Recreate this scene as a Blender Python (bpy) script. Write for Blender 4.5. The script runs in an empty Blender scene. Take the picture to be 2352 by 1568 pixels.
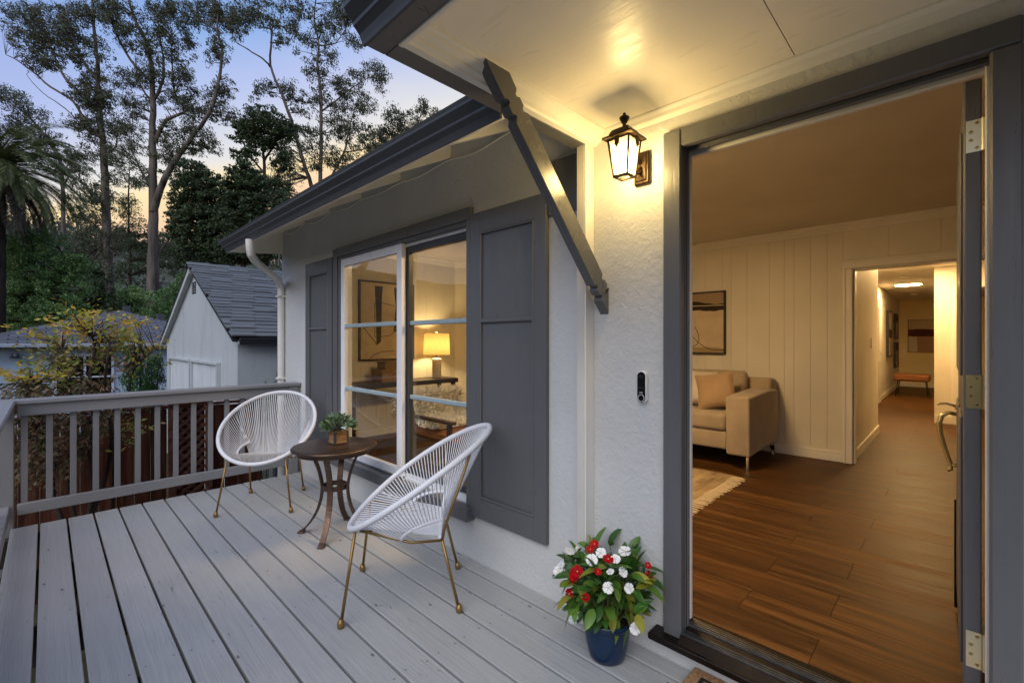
import bpy, math, random
import numpy as np
from mathutils import Vector, Matrix, Euler, noise as mnoise
random.seed(7); rng = np.random.default_rng(7)
SC = bpy.context.scene
COL = SC.collection
R = math.radians

# ------------------------------------------------------------------ camera
HC = 1.36
TH = math.atan(1863 / 1820.0)
VX, VY = math.sin(TH), math.cos(TH)          # view direction on the ground plane
RX, RY = math.cos(TH), -math.sin(TH)         # right direction
cam_d = bpy.data.cameras.new('camera'); cam = bpy.data.objects.new('camera', cam_d); COL.objects.link(cam)
cam_d.sensor_width = 36; cam_d.lens = 16.0; cam_d.clip_start = 0.05; cam_d.clip_end = 3000
cam.location = (0, 0, HC); cam.rotation_euler = (R(90), 0, -TH)
SC.camera = cam

# ------------------------------------------------------------------ world, sun, exposure
W_ = bpy.data.worlds.new('World'); SC.world = W_; W_.use_nodes = True
nt = W_.node_tree; nt.nodes.clear()
def wn(t): return nt.nodes.new(t)
tc = wn('ShaderNodeTexCoord'); sep = wn('ShaderNodeSeparateXYZ'); nt.links.new(tc.outputs['Generated'], sep.inputs[0])
nz = wn('ShaderNodeTexNoise'); nz.inputs['Scale'].default_value = 2.2; nz.inputs['Detail'].default_value = 3
mp = wn('ShaderNodeMapping'); mp.inputs['Scale'].default_value = (1, 1, 2.2)
nt.links.new(tc.outputs['Generated'], mp.inputs[0]); nt.links.new(mp.outputs[0], nz.inputs['Vector'])
ma = wn('ShaderNodeMath'); ma.operation = 'MULTIPLY_ADD'; ma.inputs[1].default_value = 0.12; nt.links.new(nz.outputs['Fac'], ma.inputs[0])
mb = wn('ShaderNodeMath'); mb.operation = 'SUBTRACT'; mb.inputs[1].default_value = 0.06
nt.links.new(sep.outputs['Z'], ma.inputs[2]); nt.links.new(ma.outputs[0], mb.inputs[0])
ramp = wn('ShaderNodeValToRGB'); cr = ramp.color_ramp
stops = [(0.0, (.35, .26, .26)), (.30, (.66, .38, .30)), (.36, (.88, .54, .32)), (.41, (.92, .70, .36)), (.45, (.72, .68, .66)), (.495, (.60, .61, .69)), (.56, (.38, .47, .75)), (.64, (.20, .36, .70)), (.76, (.13, .28, .62)), (1.0, (.10, .20, .50))]
while len(cr.elements) < len(stops): cr.elements.new(.5)
for e, (p, c) in zip(cr.elements, stops): e.position = p; e.color = (*c, 1)
# the afterglow lies behind the house: sky away from it is bluer
dp = wn('ShaderNodeVectorMath'); dp.operation = 'DOT_PRODUCT'; dp.inputs[1].default_value = (math.sin(TH + R(5)), math.cos(TH + R(5)), 0)
hz_ = wn('ShaderNodeVectorMath'); hz_.operation = 'MULTIPLY'; hz_.inputs[1].default_value = (1, 1, 0); nt.links.new(tc.outputs['Generated'], hz_.inputs[0])
hn = wn('ShaderNodeVectorMath'); hn.operation = 'NORMALIZE'; nt.links.new(hz_.outputs[0], hn.inputs[0]); nt.links.new(hn.outputs[0], dp.inputs[0])
away = wn('ShaderNodeMapRange'); away.inputs[1].default_value = 1.0; away.inputs[2].default_value = .4; away.inputs[3].default_value = 0.0; away.inputs[4].default_value = .36; nt.links.new(dp.outputs['Value'], away.inputs[0])
me_ = wn('ShaderNodeMath'); me_.operation = 'ADD'; nt.links.new(mb.outputs[0], me_.inputs[0]); nt.links.new(away.outputs[0], me_.inputs[1]); nt.links.new(me_.outputs[0], ramp.inputs[0])
nz2 = wn('ShaderNodeTexNoise'); nz2.inputs['Scale'].default_value = 1.7; nz2.inputs['Detail'].default_value = 2
nt.links.new(mp.outputs[0], nz2.inputs['Vector'])
lr = wn('ShaderNodeMapRange'); lr.inputs[1].default_value = .45; lr.inputs[2].default_value = .72; lr.inputs[4].default_value = .42
nt.links.new(nz2.outputs['Fac'], lr.inputs[0])
mix = wn('ShaderNodeMix'); mix.data_type = 'RGBA'; mix.inputs['B'].default_value = (.52, .44, .72, 1)
gt = wn('ShaderNodeMapRange'); gt.inputs[1].default_value = .46; gt.inputs[2].default_value = .58; nt.links.new(me_.outputs[0], gt.inputs[0])
lm = wn('ShaderNodeMath'); lm.operation = 'MULTIPLY'; nt.links.new(lr.outputs[0], lm.inputs[0]); nt.links.new(gt.outputs[0], lm.inputs[1]); nt.links.new(lm.outputs[0], mix.inputs['Factor']); nt.links.new(ramp.outputs[0], mix.inputs['A'])
bg1 = wn('ShaderNodeBackground'); nt.links.new(mix.outputs['Result'], bg1.inputs[0]); bg1.inputs[1].default_value = .74
sky = wn('ShaderNodeTexSky'); sky.sky_type = 'NISHITA'; sky.sun_disc = False
SUN_EL, SUN_AZ = 44.0, -115.0                 # soft dusk skylight, from the open side of the deck
sky.sun_elevation = R(3.0); sky.sun_rotation = R(SUN_AZ)
bg2 = wn('ShaderNodeBackground'); nt.links.new(sky.outputs[0], bg2.inputs[0]); bg2.inputs[1].default_value = .05
ad = wn('ShaderNodeAddShader'); nt.links.new(bg1.outputs[0], ad.inputs[0]); nt.links.new(bg2.outputs[0], ad.inputs[1])
ow = wn('ShaderNodeOutputWorld'); nt.links.new(ad.outputs[0], ow.inputs[0])

sd = bpy.data.lights.new('sun', 'SUN'); sun = bpy.data.objects.new('sun', sd); COL.objects.link(sun)
sd.energy = 1.5; sd.angle = R(55); sd.color = (1.0, .965, .91)
_az = R(SUN_AZ); _dir = Vector((math.sin(_az) * math.cos(R(SUN_EL)), math.cos(_az) * math.cos(R(SUN_EL)), math.sin(R(SUN_EL))))
sun.rotation_euler = _dir.to_track_quat('Z', 'Y').to_euler()

vs = SC.view_settings; vs.view_transform = 'Standard'; vs.look = 'None'; vs.exposure = 0.52; vs.gamma = 1.0
SC.render.engine = 'CYCLES'
cy = SC.cycles; cy.use_denoising = True
try: cy.denoiser = 'OPENIMAGEDENOISE'
except Exception: pass
cy.max_bounces = 8; cy.diffuse_bounces = 6; cy.glossy_bounces = 4; cy.transmission_bounces = 6; cy.transparent_max_bounces = 12
cy.caustics_reflective = False; cy.caustics_refractive = False; cy.sample_clamp_indirect = 6.0

# ------------------------------------------------------------------ helpers
PX = 4096 / 2352.0
def at(dx, dy, d):
    """a point d metres ahead of the viewpoint, sighted in a 2352 px wide drawing of the place"""
    a = (dx - 1176) * PX / 1820.0; b = -(dy - 784.5) * PX / 1820.0
    return Vector((d * (VX + a * RX), d * (VY + a * RY), HC + d * b))

class MB:
    def __init__(s): s.v = []; s.f = []; s.m = []
    def add(s, vs_, fs, m=0):
        o = len(s.v); s.v += [tuple(p) for p in vs_]
        for q in fs: s.f.append(tuple(i + o for i in q)); s.m.append(m)
        return s
    def box(s, x0, x1, y0, y1, z0, z1, m=0, c=0.0):
        if x0 > x1: x0, x1 = x1, x0
        if y0 > y1: y0, y1 = y1, y0
        if z0 > z1: z0, z1 = z1, z0
        if c <= 0:
            vv = [(x, y, z) for z in (z0, z1) for y in (y0, y1) for x in (x0, x1)]
            return s.add(vv, [(0, 2, 3, 1), (4, 5, 7, 6), (0, 1, 5, 4), (2, 6, 7, 3), (0, 4, 6, 2), (1, 3, 7, 5)], m)
        # chamfered box
        c = min(c, (x1 - x0) * .45, (y1 - y0) * .45, (z1 - z0) * .45)
        vv = []; idx = {}
        for i in (0, 1):
            for j in (0, 1):
                for k in (0, 1):
                    X = (x0, x1)[i]; Y = (y0, y1)[j]; Z = (z0, z1)[k]
                    sx, sy, sz = (c, -c)[i], (c, -c)[j], (c, -c)[k]
                    idx[i, j, k, 0] = len(vv); vv.append((X, Y + sy, Z + sz))
                    idx[i, j, k, 1] = len(vv); vv.append((X + sx, Y, Z + sz))
                    idx[i, j, k, 2] = len(vv); vv.append((X + sx, Y + sy, Z))
        F = []
        for a in range(3):
            for e in (0, 1):
                q = []
                for (p, r) in ((0, 0), (1, 0), (1, 1), (0, 1)):
                    t = [0, 0, 0]; t[a] = e; t[(a + 1) % 3] = p; t[(a + 2) % 3] = r; q.append(idx[t[0], t[1], t[2], a])
                F.append(tuple(q) if e else tuple(q[::-1]))
        for a in range(3):
            b, d = (a + 1) % 3, (a + 2) % 3
            for p in (0, 1):
                for r in (0, 1):
                    t0 = [0, 0, 0]; t1 = [0, 0, 0]; t0[b] = t1[b] = p; t0[d] = t1[d] = r; t0[a] = 0; t1[a] = 1
                    q = (idx[(*t0, b)], idx[(*t1, b)], idx[(*t1, d)], idx[(*t0, d)])
                    F.append(q if (p == r) else q[::-1])
        for i in (0, 1):
            for j in (0, 1):
                for k in (0, 1):
                    q = (idx[i, j, k, 0], idx[i, j, k, 1], idx[i, j, k, 2]); F.append(q if (i + j + k) % 2 else q[::-1])
        return s.add(vv, F, m)
    def prism(s, poly, axis, a, b, m=0):
        """poly: 2-D outline; axis 'x': (y,z), 'y': (x,z), 'z': (x,y); extruded from a to b"""
        n = len(poly)
        def P(p, t): return {'x': (t, p[0], p[1]), 'y': (p[0], t, p[1]), 'z': (p[0], p[1], t)}[axis]
        vv = [P(p, a) for p in poly] + [P(p, b) for p in poly]
        F = [(i, (i + 1) % n, n + (i + 1) % n, n + i) for i in range(n)] + [tuple(range(n))[::-1], tuple(range(n, 2 * n))]
        return s.add(vv, F, m)
    def tube(s, pts, rad, n=8, m=0, caps=True, sq=1.0, closed=False):
        pts = [Vector(p) for p in pts]; k = len(pts)
        if not hasattr(rad, '__len__'): rad = [rad] * k
        vv = []; up = None
        for i, p in enumerate(pts):
            if closed: t = pts[(i + 1) % k] - pts[i - 1]
            else: t = pts[min(i + 1, k - 1)] - pts[max(i - 1, 0)]
            t = t.normalized() if t.length > 1e-9 else Vector((0, 0, 1))
            if up is None: up = Vector((0, 0, 1)) if abs(t.z) < .9 else Vector((1, 0, 0))
            a = t.cross(up)
            if a.length < 1e-6: a = t.orthogonal()
            a.normalize(); b = a.cross(t).normalized(); up = b
            for j in range(n):
                w = 2 * math.pi * j / n
                vv.append(p + a * (math.cos(w) * rad[i]) + b * (math.sin(w) * rad[i] * sq))
        F = []
        for i in range(k if closed else k - 1):
            i2 = (i + 1) % k
            for j in range(n):
                F.append((i * n + j, i * n + (j + 1) % n, i2 * n + (j + 1) % n, i2 * n + j))
        if caps and not closed: F += [tuple(range(n))[::-1], tuple(range((k - 1) * n, k * n))]
        return s.add(vv, F, m)
    def lathe(s, prof, c=(0, 0), n=24, m=0, axis='z'):
        vv = []; k = len(prof)
        for (r, z) in prof:
            for j in range(n):
                w = 2 * math.pi * j / n
                vv.append((c[0] + r * math.cos(w), c[1] + r * math.sin(w), z))
        F = [(i * n + j, i * n + (j + 1) % n, (i + 1) * n + (j + 1) % n, (i + 1) * n + j) for i in range(k - 1) for j in range(n)]
        ring = tuple(prof[0]) == tuple(prof[-1])
        if prof[0][0] > 1e-5 and not ring: F.append(tuple(range(n))[::-1])
        if prof[-1][0] > 1e-5 and not ring: F.append(tuple(range((k - 1) * n, k * n)))
        return s.add(vv, F, m)
    def xf(s, M):
        s.v = [tuple(M @ Vector(p)) for p in s.v]; return s
    def mesh(s, name, mats, smooth=False, off=(0, 0, 0)):
        me = bpy.data.meshes.new(name)
        me.from_pydata([(p[0] - off[0], p[1] - off[1], p[2] - off[2]) for p in s.v], [], s.f)
        for mm in (mats if isinstance(mats, (list, tuple)) else [mats]): me.materials.append(mm)
        if any(s.m): me.polygons.foreach_set('material_index', s.m)
        if smooth: me.polygons.foreach_set('use_smooth', [True] * len(s.f))
        me.update(); return me
    def build(s, name, mats, parent=None, smooth=False, base=None, bevel=0, angle=None):
        """world-space vertices -> one object; origin at its thing's base"""
        off = base if base is not None else (ORG.get(parent.name, (0, 0, 0)) if parent else (0, 0, 0))
        o = bpy.data.objects.new(name, s.mesh(name, mats, smooth, off)); COL.objects.link(o)
        if parent: o.parent = parent; ORG[o.name] = off
        else: o.location = off; ORG[o.name] = off
        if bevel:
            b = o.modifiers.new('bevel', 'BEVEL'); b.width = bevel; b.segments = 2; b.limit_method = 'ANGLE'; b.angle_limit = R(40)
        if smooth and angle:
            try: o.data.set_sharp_from_angle(angle=R(angle))
            except Exception: pass
        return o
ORG = {}
def tag(o, label=None, cat=None, group=None, kind=None):
    if label: o['label'] = label
    if cat: o['category'] = cat
    if group: o['group'] = group
    if kind: o['kind'] = kind
    return o
def thing(name, loc, label, cat, group=None, rz=0.0):
    o = bpy.data.objects.new(name, None); COL.objects.link(o); o.location = loc; o.rotation_euler = (0, 0, rz)
    o.empty_display_size = .1
    ORG[o.name] = tuple(loc) if not rz else (0, 0, 0)
    return tag(o, label, cat, group)
def inst(name, me, parent, loc, rot=(0, 0, 0), sc=(1, 1, 1), local=False):
    o = bpy.data.objects.new(name, me); COL.objects.link(o); o.parent = parent
    off = (0, 0, 0) if local or parent is None else ORG.get(parent.name, (0, 0, 0))
    o.location = (loc[0] - off[0], loc[1] - off[1], loc[2] - off[2]); o.rotation_euler = rot; o.scale = sc
    return o
def np_obj(name, V, F, mats, parent=None, mi=None, smooth=False, off=(0, 0, 0)):
    me = bpy.data.meshes.new(name); V = np.asarray(V, dtype=np.float32) - np.asarray(off, dtype=np.float32); F = np.asarray(F, dtype=np.int32)
    k = F.shape[1]
    me.vertices.add(len(V)); me.vertices.foreach_set('co', V.ravel())
    me.loops.add(F.size); me.loops.foreach_set('vertex_index', F.ravel())
    me.polygons.add(len(F)); me.polygons.foreach_set('loop_start', np.arange(0, F.size, k, dtype=np.int32))
    try: me.polygons.foreach_set('loop_total', np.full(len(F), k, dtype=np.int32))
    except Exception: pass
    for mm in (mats if isinstance(mats, (list, tuple)) else [mats]): me.materials.append(mm)
    if mi is not None: me.polygons.foreach_set('material_index', np.asarray(mi, dtype=np.int32))
    if smooth: me.polygons.foreach_set('use_smooth', np.ones(len(F), dtype=bool))
    me.update(); me.validate()
    o = bpy.data.objects.new(name, me); COL.objects.link(o)
    if parent: o.parent = parent
    return o

# ------------------------------------------------------------------ materials
def lin(r, g, b):
    f = lambda c: ((c / 255 + .055) / 1.055) ** 2.4 if c > 10 else c / 255 / 12.92
    return (f(r), f(g), f(b))
MATS = {}
class NB:
    def __init__(s, name):
        s.m = bpy.data.materials.new(name); s.m.use_nodes = True; s.t = s.m.node_tree; s.t.nodes.clear()
        s.out = s.n('ShaderNodeOutputMaterial'); MATS[name] = s.m
    def n(s, t, **kw):
        x = s.t.nodes.new(t)
        for k, v in kw.items(): setattr(x, k, v)
        return x
    def l(s, a, b): s.t.links.new(a, b)
    def coord(s, scale=(1, 1, 1), kind='Object', rand=0.0, rot=(0, 0, 0)):
        tc = s.n('ShaderNodeTexCoord'); mp = s.n('ShaderNodeMapping'); mp.inputs['Scale'].default_value = scale; mp.inputs['Rotation'].default_value = rot
        src = tc.outputs[kind]
        if rand:
            oi = s.n('ShaderNodeObjectInfo'); mu = s.n('ShaderNodeVectorMath', operation='SCALE'); mu.inputs[0].default_value = (1.0, 1.7, 2.3)
            mm = s.n('ShaderNodeMath', operation='MULTIPLY'); mm.inputs[1].default_value = rand; s.l(oi.outputs['Random'], mm.inputs[0]); s.l(mm.outputs[0], mu.inputs['Scale'])
            av = s.n('ShaderNodeVectorMath', operation='ADD'); s.l(src, av.inputs[0]); s.l(mu.outputs[0], av.inputs[1]); src = av.outputs[0]
        s.l(src, mp.inputs[0]); return mp.outputs[0]
    def noise(s, vec, scale=5, detail=4, rough=.55, dist=0.0):
        x = s.n('ShaderNodeTexNoise'); x.inputs['Scale'].default_value = scale; x.inputs['Detail'].default_value = detail
        x.inputs['Roughness'].default_value = rough; x.inputs['Distortion'].default_value = dist
        if vec is not None: s.l(vec, x.inputs['Vector'])
        return x.outputs['Fac']
    def rng(s, v, a, b, c=0.0, d=1.0):
        x = s.n('ShaderNodeMapRange'); x.inputs[1].default_value = a; x.inputs[2].default_value = b; x.inputs[3].default_value = c; x.inputs[4].default_value = d
        s.l(v, x.inputs[0]); return x.outputs[0]
    def mixc(s, f, a, b, mode='MIX'):
        x = s.n('ShaderNodeMix', data_type='RGBA', blend_type=mode)
        for sock, val in (('Factor', f), ('A', a), ('B', b)):
            if isinstance(val, (int, float)): x.inputs[sock].default_value = val
            elif isinstance(val, tuple): x.inputs[sock].default_value = (*val[:3], 1)
            else: s.l(val, x.inputs[sock])
        return x.outputs['Result']
    def math(s, op, a, b=None):
        x = s.n('ShaderNodeMath', operation=op)
        for i, val in enumerate((a, b)):
            if val is None: continue
            if isinstance(val, (int, float)): x.inputs[i].default_value = val
            else: s.l(val, x.inputs[i])
        return x.outputs[0]
    def ramp(s, f, stops):
        x = s.n('ShaderNodeValToRGB'); e = x.color_ramp.elements
        while len(e) < len(stops): e.new(.5)
        for q, (p, c) in zip(e, stops): q.position = p; q.color = (*c, 1)
        s.l(f, x.inputs[0]); return x.outputs[0]
    def bump(s, h, strength=.3, dist=.01, prev=None):
        x = s.n('ShaderNodeBump'); x.inputs['Strength'].default_value = strength; x.inputs['Distance'].default_value = dist
        s.l(h, x.inputs['Height'])
        if prev is not None: s.l(prev, x.inputs['Normal'])
        return x.outputs[0]
    def bsdf(s, col, rough=.5, metal=0.0, normal=None, spec=.5, **kw):
        x = s.n('ShaderNodeBsdfPrincipled')
        for k, val in (('Base Color', col), ('Roughness', rough), ('Metallic', metal), ('Specular IOR Level', spec), *kw.items()):
            if isinstance(val, tuple): x.inputs[k].default_value = (*val[:3], 1)
            elif isinstance(val, (int, float)): x.inputs[k].default_value = val
            else: s.l(val, x.inputs[k])
        if normal is not None: s.l(normal, x.inputs['Normal'])
        s.l(x.outputs[0], s.out.inputs[0]); return x
def simple(name, col, rough=.5, metal=0.0, var=.08, vs_=6.0, bs=40.0, bst=.05, spec=.5, kind='Object', stretch=(1, 1, 1), rand=3.0, hue=None):
    b = NB(name); v = b.coord(stretch, kind, rand)
    n1 = b.noise(v, vs_, 4); f = b.rng(n1, .3, .7)
    c0 = tuple(x * (1 - var) for x in col); c1 = tuple(min(1, x * (1 + var)) for x in (hue or col))
    c = b.mixc(f, c0, c1)
    n2 = b.noise(v, bs, 3); nrm = b.bump(n2, bst, .01) if bst else None
    b.bsdf(c, rough, metal, nrm, spec); return b.m

def m_stucco(name, col, stain=0.0):
    b = NB(name); v = b.coord()
    big = b.noise(v, 2.5, 3); fine = b.noise(v, 60, 5, .65); lump = b.noise(v, 26, 2, .5, .6)
    vo = b.n('ShaderNodeTexVoronoi'); vo.inputs['Scale'].default_value = 55; b.l(v, vo.inputs['Vector'])
    drops = b.rng(vo.outputs['Distance'], .0, .28, 1.0, 0.0)
    gate = b.rng(b.noise(v, 9, 2), .48, .62)
    h = b.math('ADD', b.math('MULTIPLY', fine, .5), b.math('ADD', b.math('MULTIPLY', lump, .7), b.math('MULTIPLY', b.math('MULTIPLY', drops, gate), .45)))
    nrm = b.bump(h, .75, .008)
    c = b.mixc(b.rng(big, .3, .7), tuple(x * .95 for x in col), tuple(min(1, x * 1.03) for x in col))
    if stain:
        vs2 = b.coord((1.6, 1.6, .35)); st = b.rng(b.noise(vs2, 1.6, 7, .75), .50, .72, 0, stain)
        c = b.mixc(st, c, (.22, .22, .20))
    b.bsdf(c, .62, 0, nrm, .35); return b.m
STUCCO = m_stucco('stucco_white', (.60, .605, .595))
STUCCO2 = m_stucco('stucco_garage', (.48, .515, .53), .40)
def m_paint(name, col, rough=.38, grain=(1, 1, 1), gs=30, bst=.06, spec=.5):
    b = NB(name); v = b.coord(grain, 'Object', 5.0)
    n = b.noise(v, gs, 5, .6, .4); big = b.noise(b.coord(), 1.8, 3)
    c = b.mixc(b.rng(big, .3, .7), tuple(x * .93 for x in col), tuple(x * 1.06 for x in col))
    r = b.rng(n, .3, .7, rough - .10, rough + .12)
    b.bsdf(c, r, 0, b.bump(n, bst, .008), spec); return b.m
GREY = m_paint('grey_paint', (.118, .120, .126), .36, (1, 1, .12), 40, .22)
GREYX = m_paint('grey_paint_beam', (.125, .125, .128), .26, (.12, 1, .12), 45, .22)
FASCIA = m_paint('fascia_paint', (.12, .12, .123), .34, (1, 1, 1), 14, .05)
GUTTER = m_paint('gutter_paint', (.060, .062, .070), .42, (1, 1, 1), 20, .02)
WHITE = m_paint('white_paint', (.78, .77, .74), .38, (1, 1, 1), 18, .05)
SOFFIT = m_paint('soffit_paint', (.84, .78, .67), .34, (6, .7, 1), 8, .10, .4)
CREAM = m_paint('eave_paint', (.82, .79, .71), .5, (1, 1, 1), 18, .05)
TRIMW = m_paint('interior_trim', (.80, .77, .70), .35, (1, 1, 1), 14, .03)
VINYL = m_paint('vinyl_white', (.80, .81, .84), .30, (1, 1, 1), 5, .01)
MUNT = m_paint('muntin_bar', (.33, .42, .44), .3, (1, 1, 1), 5, .01)
DARKF = m_paint('window_gasket', (.045, .047, .05), .4, (1, 1, 1), 5, .01)
PIPE = m_paint('downspout_paint', (.76, .74, .70), .36, (1, 1, 1), 6, .02)
IWALL = m_paint('interior_wall', (.72, .68, .58), .55, (1, 1, 1), 30, .03, .3)
IHALL = m_paint('hall_wall', (.74, .70, .61), .55, (1, 1, 1), 30, .03, .3)
ICEIL = m_paint('interior_ceiling', (.64, .60, .50), .7, (1, 1, 1), 30, .04, .2)

def m_deck():
    b = NB('deck_paint'); v = b.coord((1, 1, 1), 'Object', 9.0)
    g = b.coord((26, 1.1, 26), 'Object', 9.0); rings = b.noise(g, 1.6, 6, .6, 1.2)
    g2 = b.coord((70, 2.0, 70), 'Object', 9.0); fine = b.noise(g2, 2.0, 3, .6)
    wear = b.noise(v, 2.3, 5, .65)
    cr_v = b.coord((9, .55, 9), 'Object', 9.0); crack = b.rng(b.noise(cr_v, 2.6, 2, .5, .3), .497, .503, 0, 1)
    crk = b.math('SUBTRACT', 1.0, b.math('ABSOLUTE', b.math('SUBTRACT', b.math('MULTIPLY', crack, 2.0), 1.0)))
    gate = b.rng(b.noise(v, .9, 2), .57, .63)
    crk = b.math('MULTIPLY', crk, gate); grain = b.rng(b.noise(b.coord((40, .9, 40), 'Object', 9.0), 2.2, 5, .7, .9), .42, .62)
    vo = b.n('ShaderNodeTexVoronoi'); vo.inputs['Scale'].default_value = 9.5; vo.inputs['Randomness'].default_value = 1.0
    b.l(b.coord((1, .45, 1), 'Object', 9.0), vo.inputs['Vector'])
    nick = b.rng(vo.outputs['Distance'], .045, .07, 1, 0)
    c = b.mixc(b.rng(wear, .3, .72), (.395, .405, .392), (.470, .478, .464))
    c = b.mixc(b.math('MULTIPLY', b.rng(fine, .35, .65), .25), c, (.53, .53, .53)); c = b.mixc(b.math('MULTIPLY', grain, .30), c, (.31, .31, .31))
    oi = b.n('ShaderNodeObjectInfo'); c = b.mixc(b.math('MULTIPLY', oi.outputs['Random'], .40), c, (.335, .335, .337))
    c = b.mixc(b.math('MULTIPLY', crk, .8), c, (.03, .03, .03)); c = b.mixc(b.math('MULTIPLY', nick, .75), c, (.04, .035, .03))
    h = b.math('ADD', b.math('MULTIPLY', rings, 1.0), b.math('ADD', b.math('MULTIPLY', fine, .35), b.math('MULTIPLY', crk, -1.5)))
    b.bsdf(c, b.rng(wear, .3, .7, .40, .56), 0, b.bump(h, .55, .007), .40); return b.m
DECK = m_deck()
def m_wood(name, cols, rough, scale=(18, 1.0, 18), rand=11.0, bst=.08, tone=.35, knots=.6):
    b = NB(name); v = b.coord(scale, 'Object', rand)
    n = b.noise(v, 1.1, 6, .62, .8); n2 = b.noise(b.coord(tuple(x * 3 for x in scale), 'Object', rand), 1.4, 3, .6)
    kn = b.rng(b.noise(b.coord(tuple(x * .28 for x in scale), 'Object', rand), 1.6, 3, .6, .6), .60, .74)
    c = b.ramp(n, [(.36, cols[0]), (.5, cols[1]), (.64, cols[2])])
    c = b.mixc(b.math('MULTIPLY', b.rng(n2, .35, .7), .35), c, cols[0])
    c = b.mixc(b.math('MULTIPLY', kn, knots), c, tuple(x * .35 for x in cols[0]))
    oi = b.n('ShaderNodeObjectInfo'); c = b.mixc(b.math('MULTIPLY', oi.outputs['Random'], tone), c, tuple(x * .55 for x in cols[1]))
    b.bsdf(c, b.rng(n, .3, .7, rough - .05, rough + .12), 0, b.bump(n2, bst, .004), .15); return b.m
FLOORW = m_wood('oak_floor', ((.030, .0125, .0035), (.090, .038, .0100), (.185, .083, .022)), .42, knots=.85, tone=.45)
FENCEW = m_wood('fence_redwood', ((.030, .010, .006), (.085, .026, .014), (.15, .062, .040)), .75, (14, 14, 1.0), 7.0, .25, .55, .5)
LATW = m_wood('lattice_redwood', ((.07, .026, .016), (.15, .062, .040), (.24, .13, .10)), .75, (9, 9, 9), 7.0, .2, .4, .3)
CRATEW = m_wood('planter_wood', ((.16, .075, .028), (.34, .18, .075), (.46, .28, .14)), .6, (3, 3, 40), 3.0, .1, .2, .5)
BOXW = m_wood('box_wood', ((.22, .13, .05), (.34, .21, .09), (.42, .27, .13)), .5, (3, 3, 30), 3.0, .05, .2, .2)
def m_shingle(name, col, rand=.6):
    b = NB(name); v = b.coord((1, 1, 1), 'Object', 30.0); n = b.noise(v, 120, 3, .7); n2 = b.noise(v, 5, 3)
    oi = b.n('ShaderNodeObjectInfo')
    c = b.mixc(b.math('MULTIPLY', oi.outputs['Random'], rand), col, tuple(x * 1.9 for x in col))
    c = b.mixc(b.math('MULTIPLY', b.rng(n, .3, .7), .35), c, tuple(x * .55 for x in col))
    c = b.mixc(b.math('MULTIPLY', b.rng(n2, .4, .7), .25), c, tuple(x * 1.5 for x in col))
    b.bsdf(c, .9, 0, b.bump(n, .4, .004), .2); return b.m
SHING = m_shingle('asphalt_shingle', (.108, .115, .119))
def m_farroof():
    b = NB('far_shingles'); v = b.coord((1, 1, 1))
    br = b.n('ShaderNodeTexBrick'); br.inputs['Scale'].default_value = 1.0; br.inputs['Brick Width'].default_value = .34; br.inputs['Row Height'].default_value = .16
    br.inputs['Mortar Size'].default_value = .016; br.inputs['Color1'].default_value = (.15, .16, .18, 1); br.inputs['Color2'].default_value = (.09, .098, .115, 1); br.inputs['Mortar'].default_value = (.02, .02, .025, 1)
    b.l(v, br.inputs['Vector']); n = b.noise(v, 2, 4)
    c = b.mixc(b.math('MULTIPLY', n, .4), br.outputs['Color'], (.10, .105, .12))
    b.bsdf(c, .9, 0, b.bump(br.outputs['Fac'], .6, -.02), .2); return b.m
FARROOF = m_farroof()
BRASS = simple('brass', (.72, .56, .26), .26, 1.0, .12, 9, 60, .03)
BRASSP = simple('pale_brass', (.80, .74, .50), .30, 1.0, .08, 9, 60, .03)
STEEL = simple('polished_steel', (.72, .69, .64), .22, 1.0, .06, 9, 60, .02)
GOLD = simple('gold_leg_paint', (.30, .185, .065), .36, .75, .12, 14, 50, .03)
WICK = simple('white_cord', (.74, .75, .78), .42, 0, .05, 12, 90, .10)
BRONZE = simple('bronze_metal', (.125, .078, .054), .38, .8, .35, 9, 45, .35)
BRONZED = simple('dark_bronze', (.020, .015, .012), .38, .7, .3, 9, 60, .10)
LANT = simple('lantern_metal', (.050, .032, .018), .36, .8, .3, 14, 70, .18)
GALV = simple('galvanised_strip', (.16, .175, .19), .45, .85, .3, 20, 70, .1)
BLUE = simple('blue_glaze', (.003, .020, .058), .30, 0, .15, 5, 30, .04)
SOIL = simple('soil', (.02, .014, .01), .95, 0, .5, 30, 60, .6)
BLACKG = simple('black_gloss', (.006, .006, .007), .12, 0, .1, 5, 20, 0)
BLACKM = simple('black_matte', (.012, .012, .012), .6, 0, .2, 9, 40, .05)
WHITEP = simple('white_plastic', (.80, .80, .80), .32, 0, .03, 9, 40, 0)
COIR = simple('coir', (.40, .215, .095), .95, 0, .45, 110, 170, .9)
COIRB = simple('coir_black', (.012, .011, .010), .95, 0, .4, 110, 170, .9)
def m_fabric(name, c1, rough=.9, scale=260):
    b = NB(name); v = b.coord(); n = b.noise(v, scale, 2, .6); n2 = b.noise(v, 4, 4)
    c = b.mixc(b.rng(n2, .3, .7), tuple(x * .85 for x in c1), tuple(min(1, x * 1.12) for x in c1))
    c = b.mixc(b.math('MULTIPLY', b.rng(n, .35, .65), .25), c, tuple(x * .6 for x in c1))
    b.bsdf(c, rough, 0, b.bump(n, .25, .003), .25, **{'Sheen Weight': .25}); return b.m
SOFA = m_fabric('sofa_fabric', (.40, .32, .22)); PILA = m_fabric('linen_pillow', (.64, .57, .45)); PILB = m_fabric('boucle_pillow', (.40, .27, .155), .95, 120)
LEATH = simple('brown_leather', (.20, .075, .022), .45, 0, .25, 12, 90, .15)
FUR = m_fabric('sheepskin', (.70, .64, .52), 1.0, 60)
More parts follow.
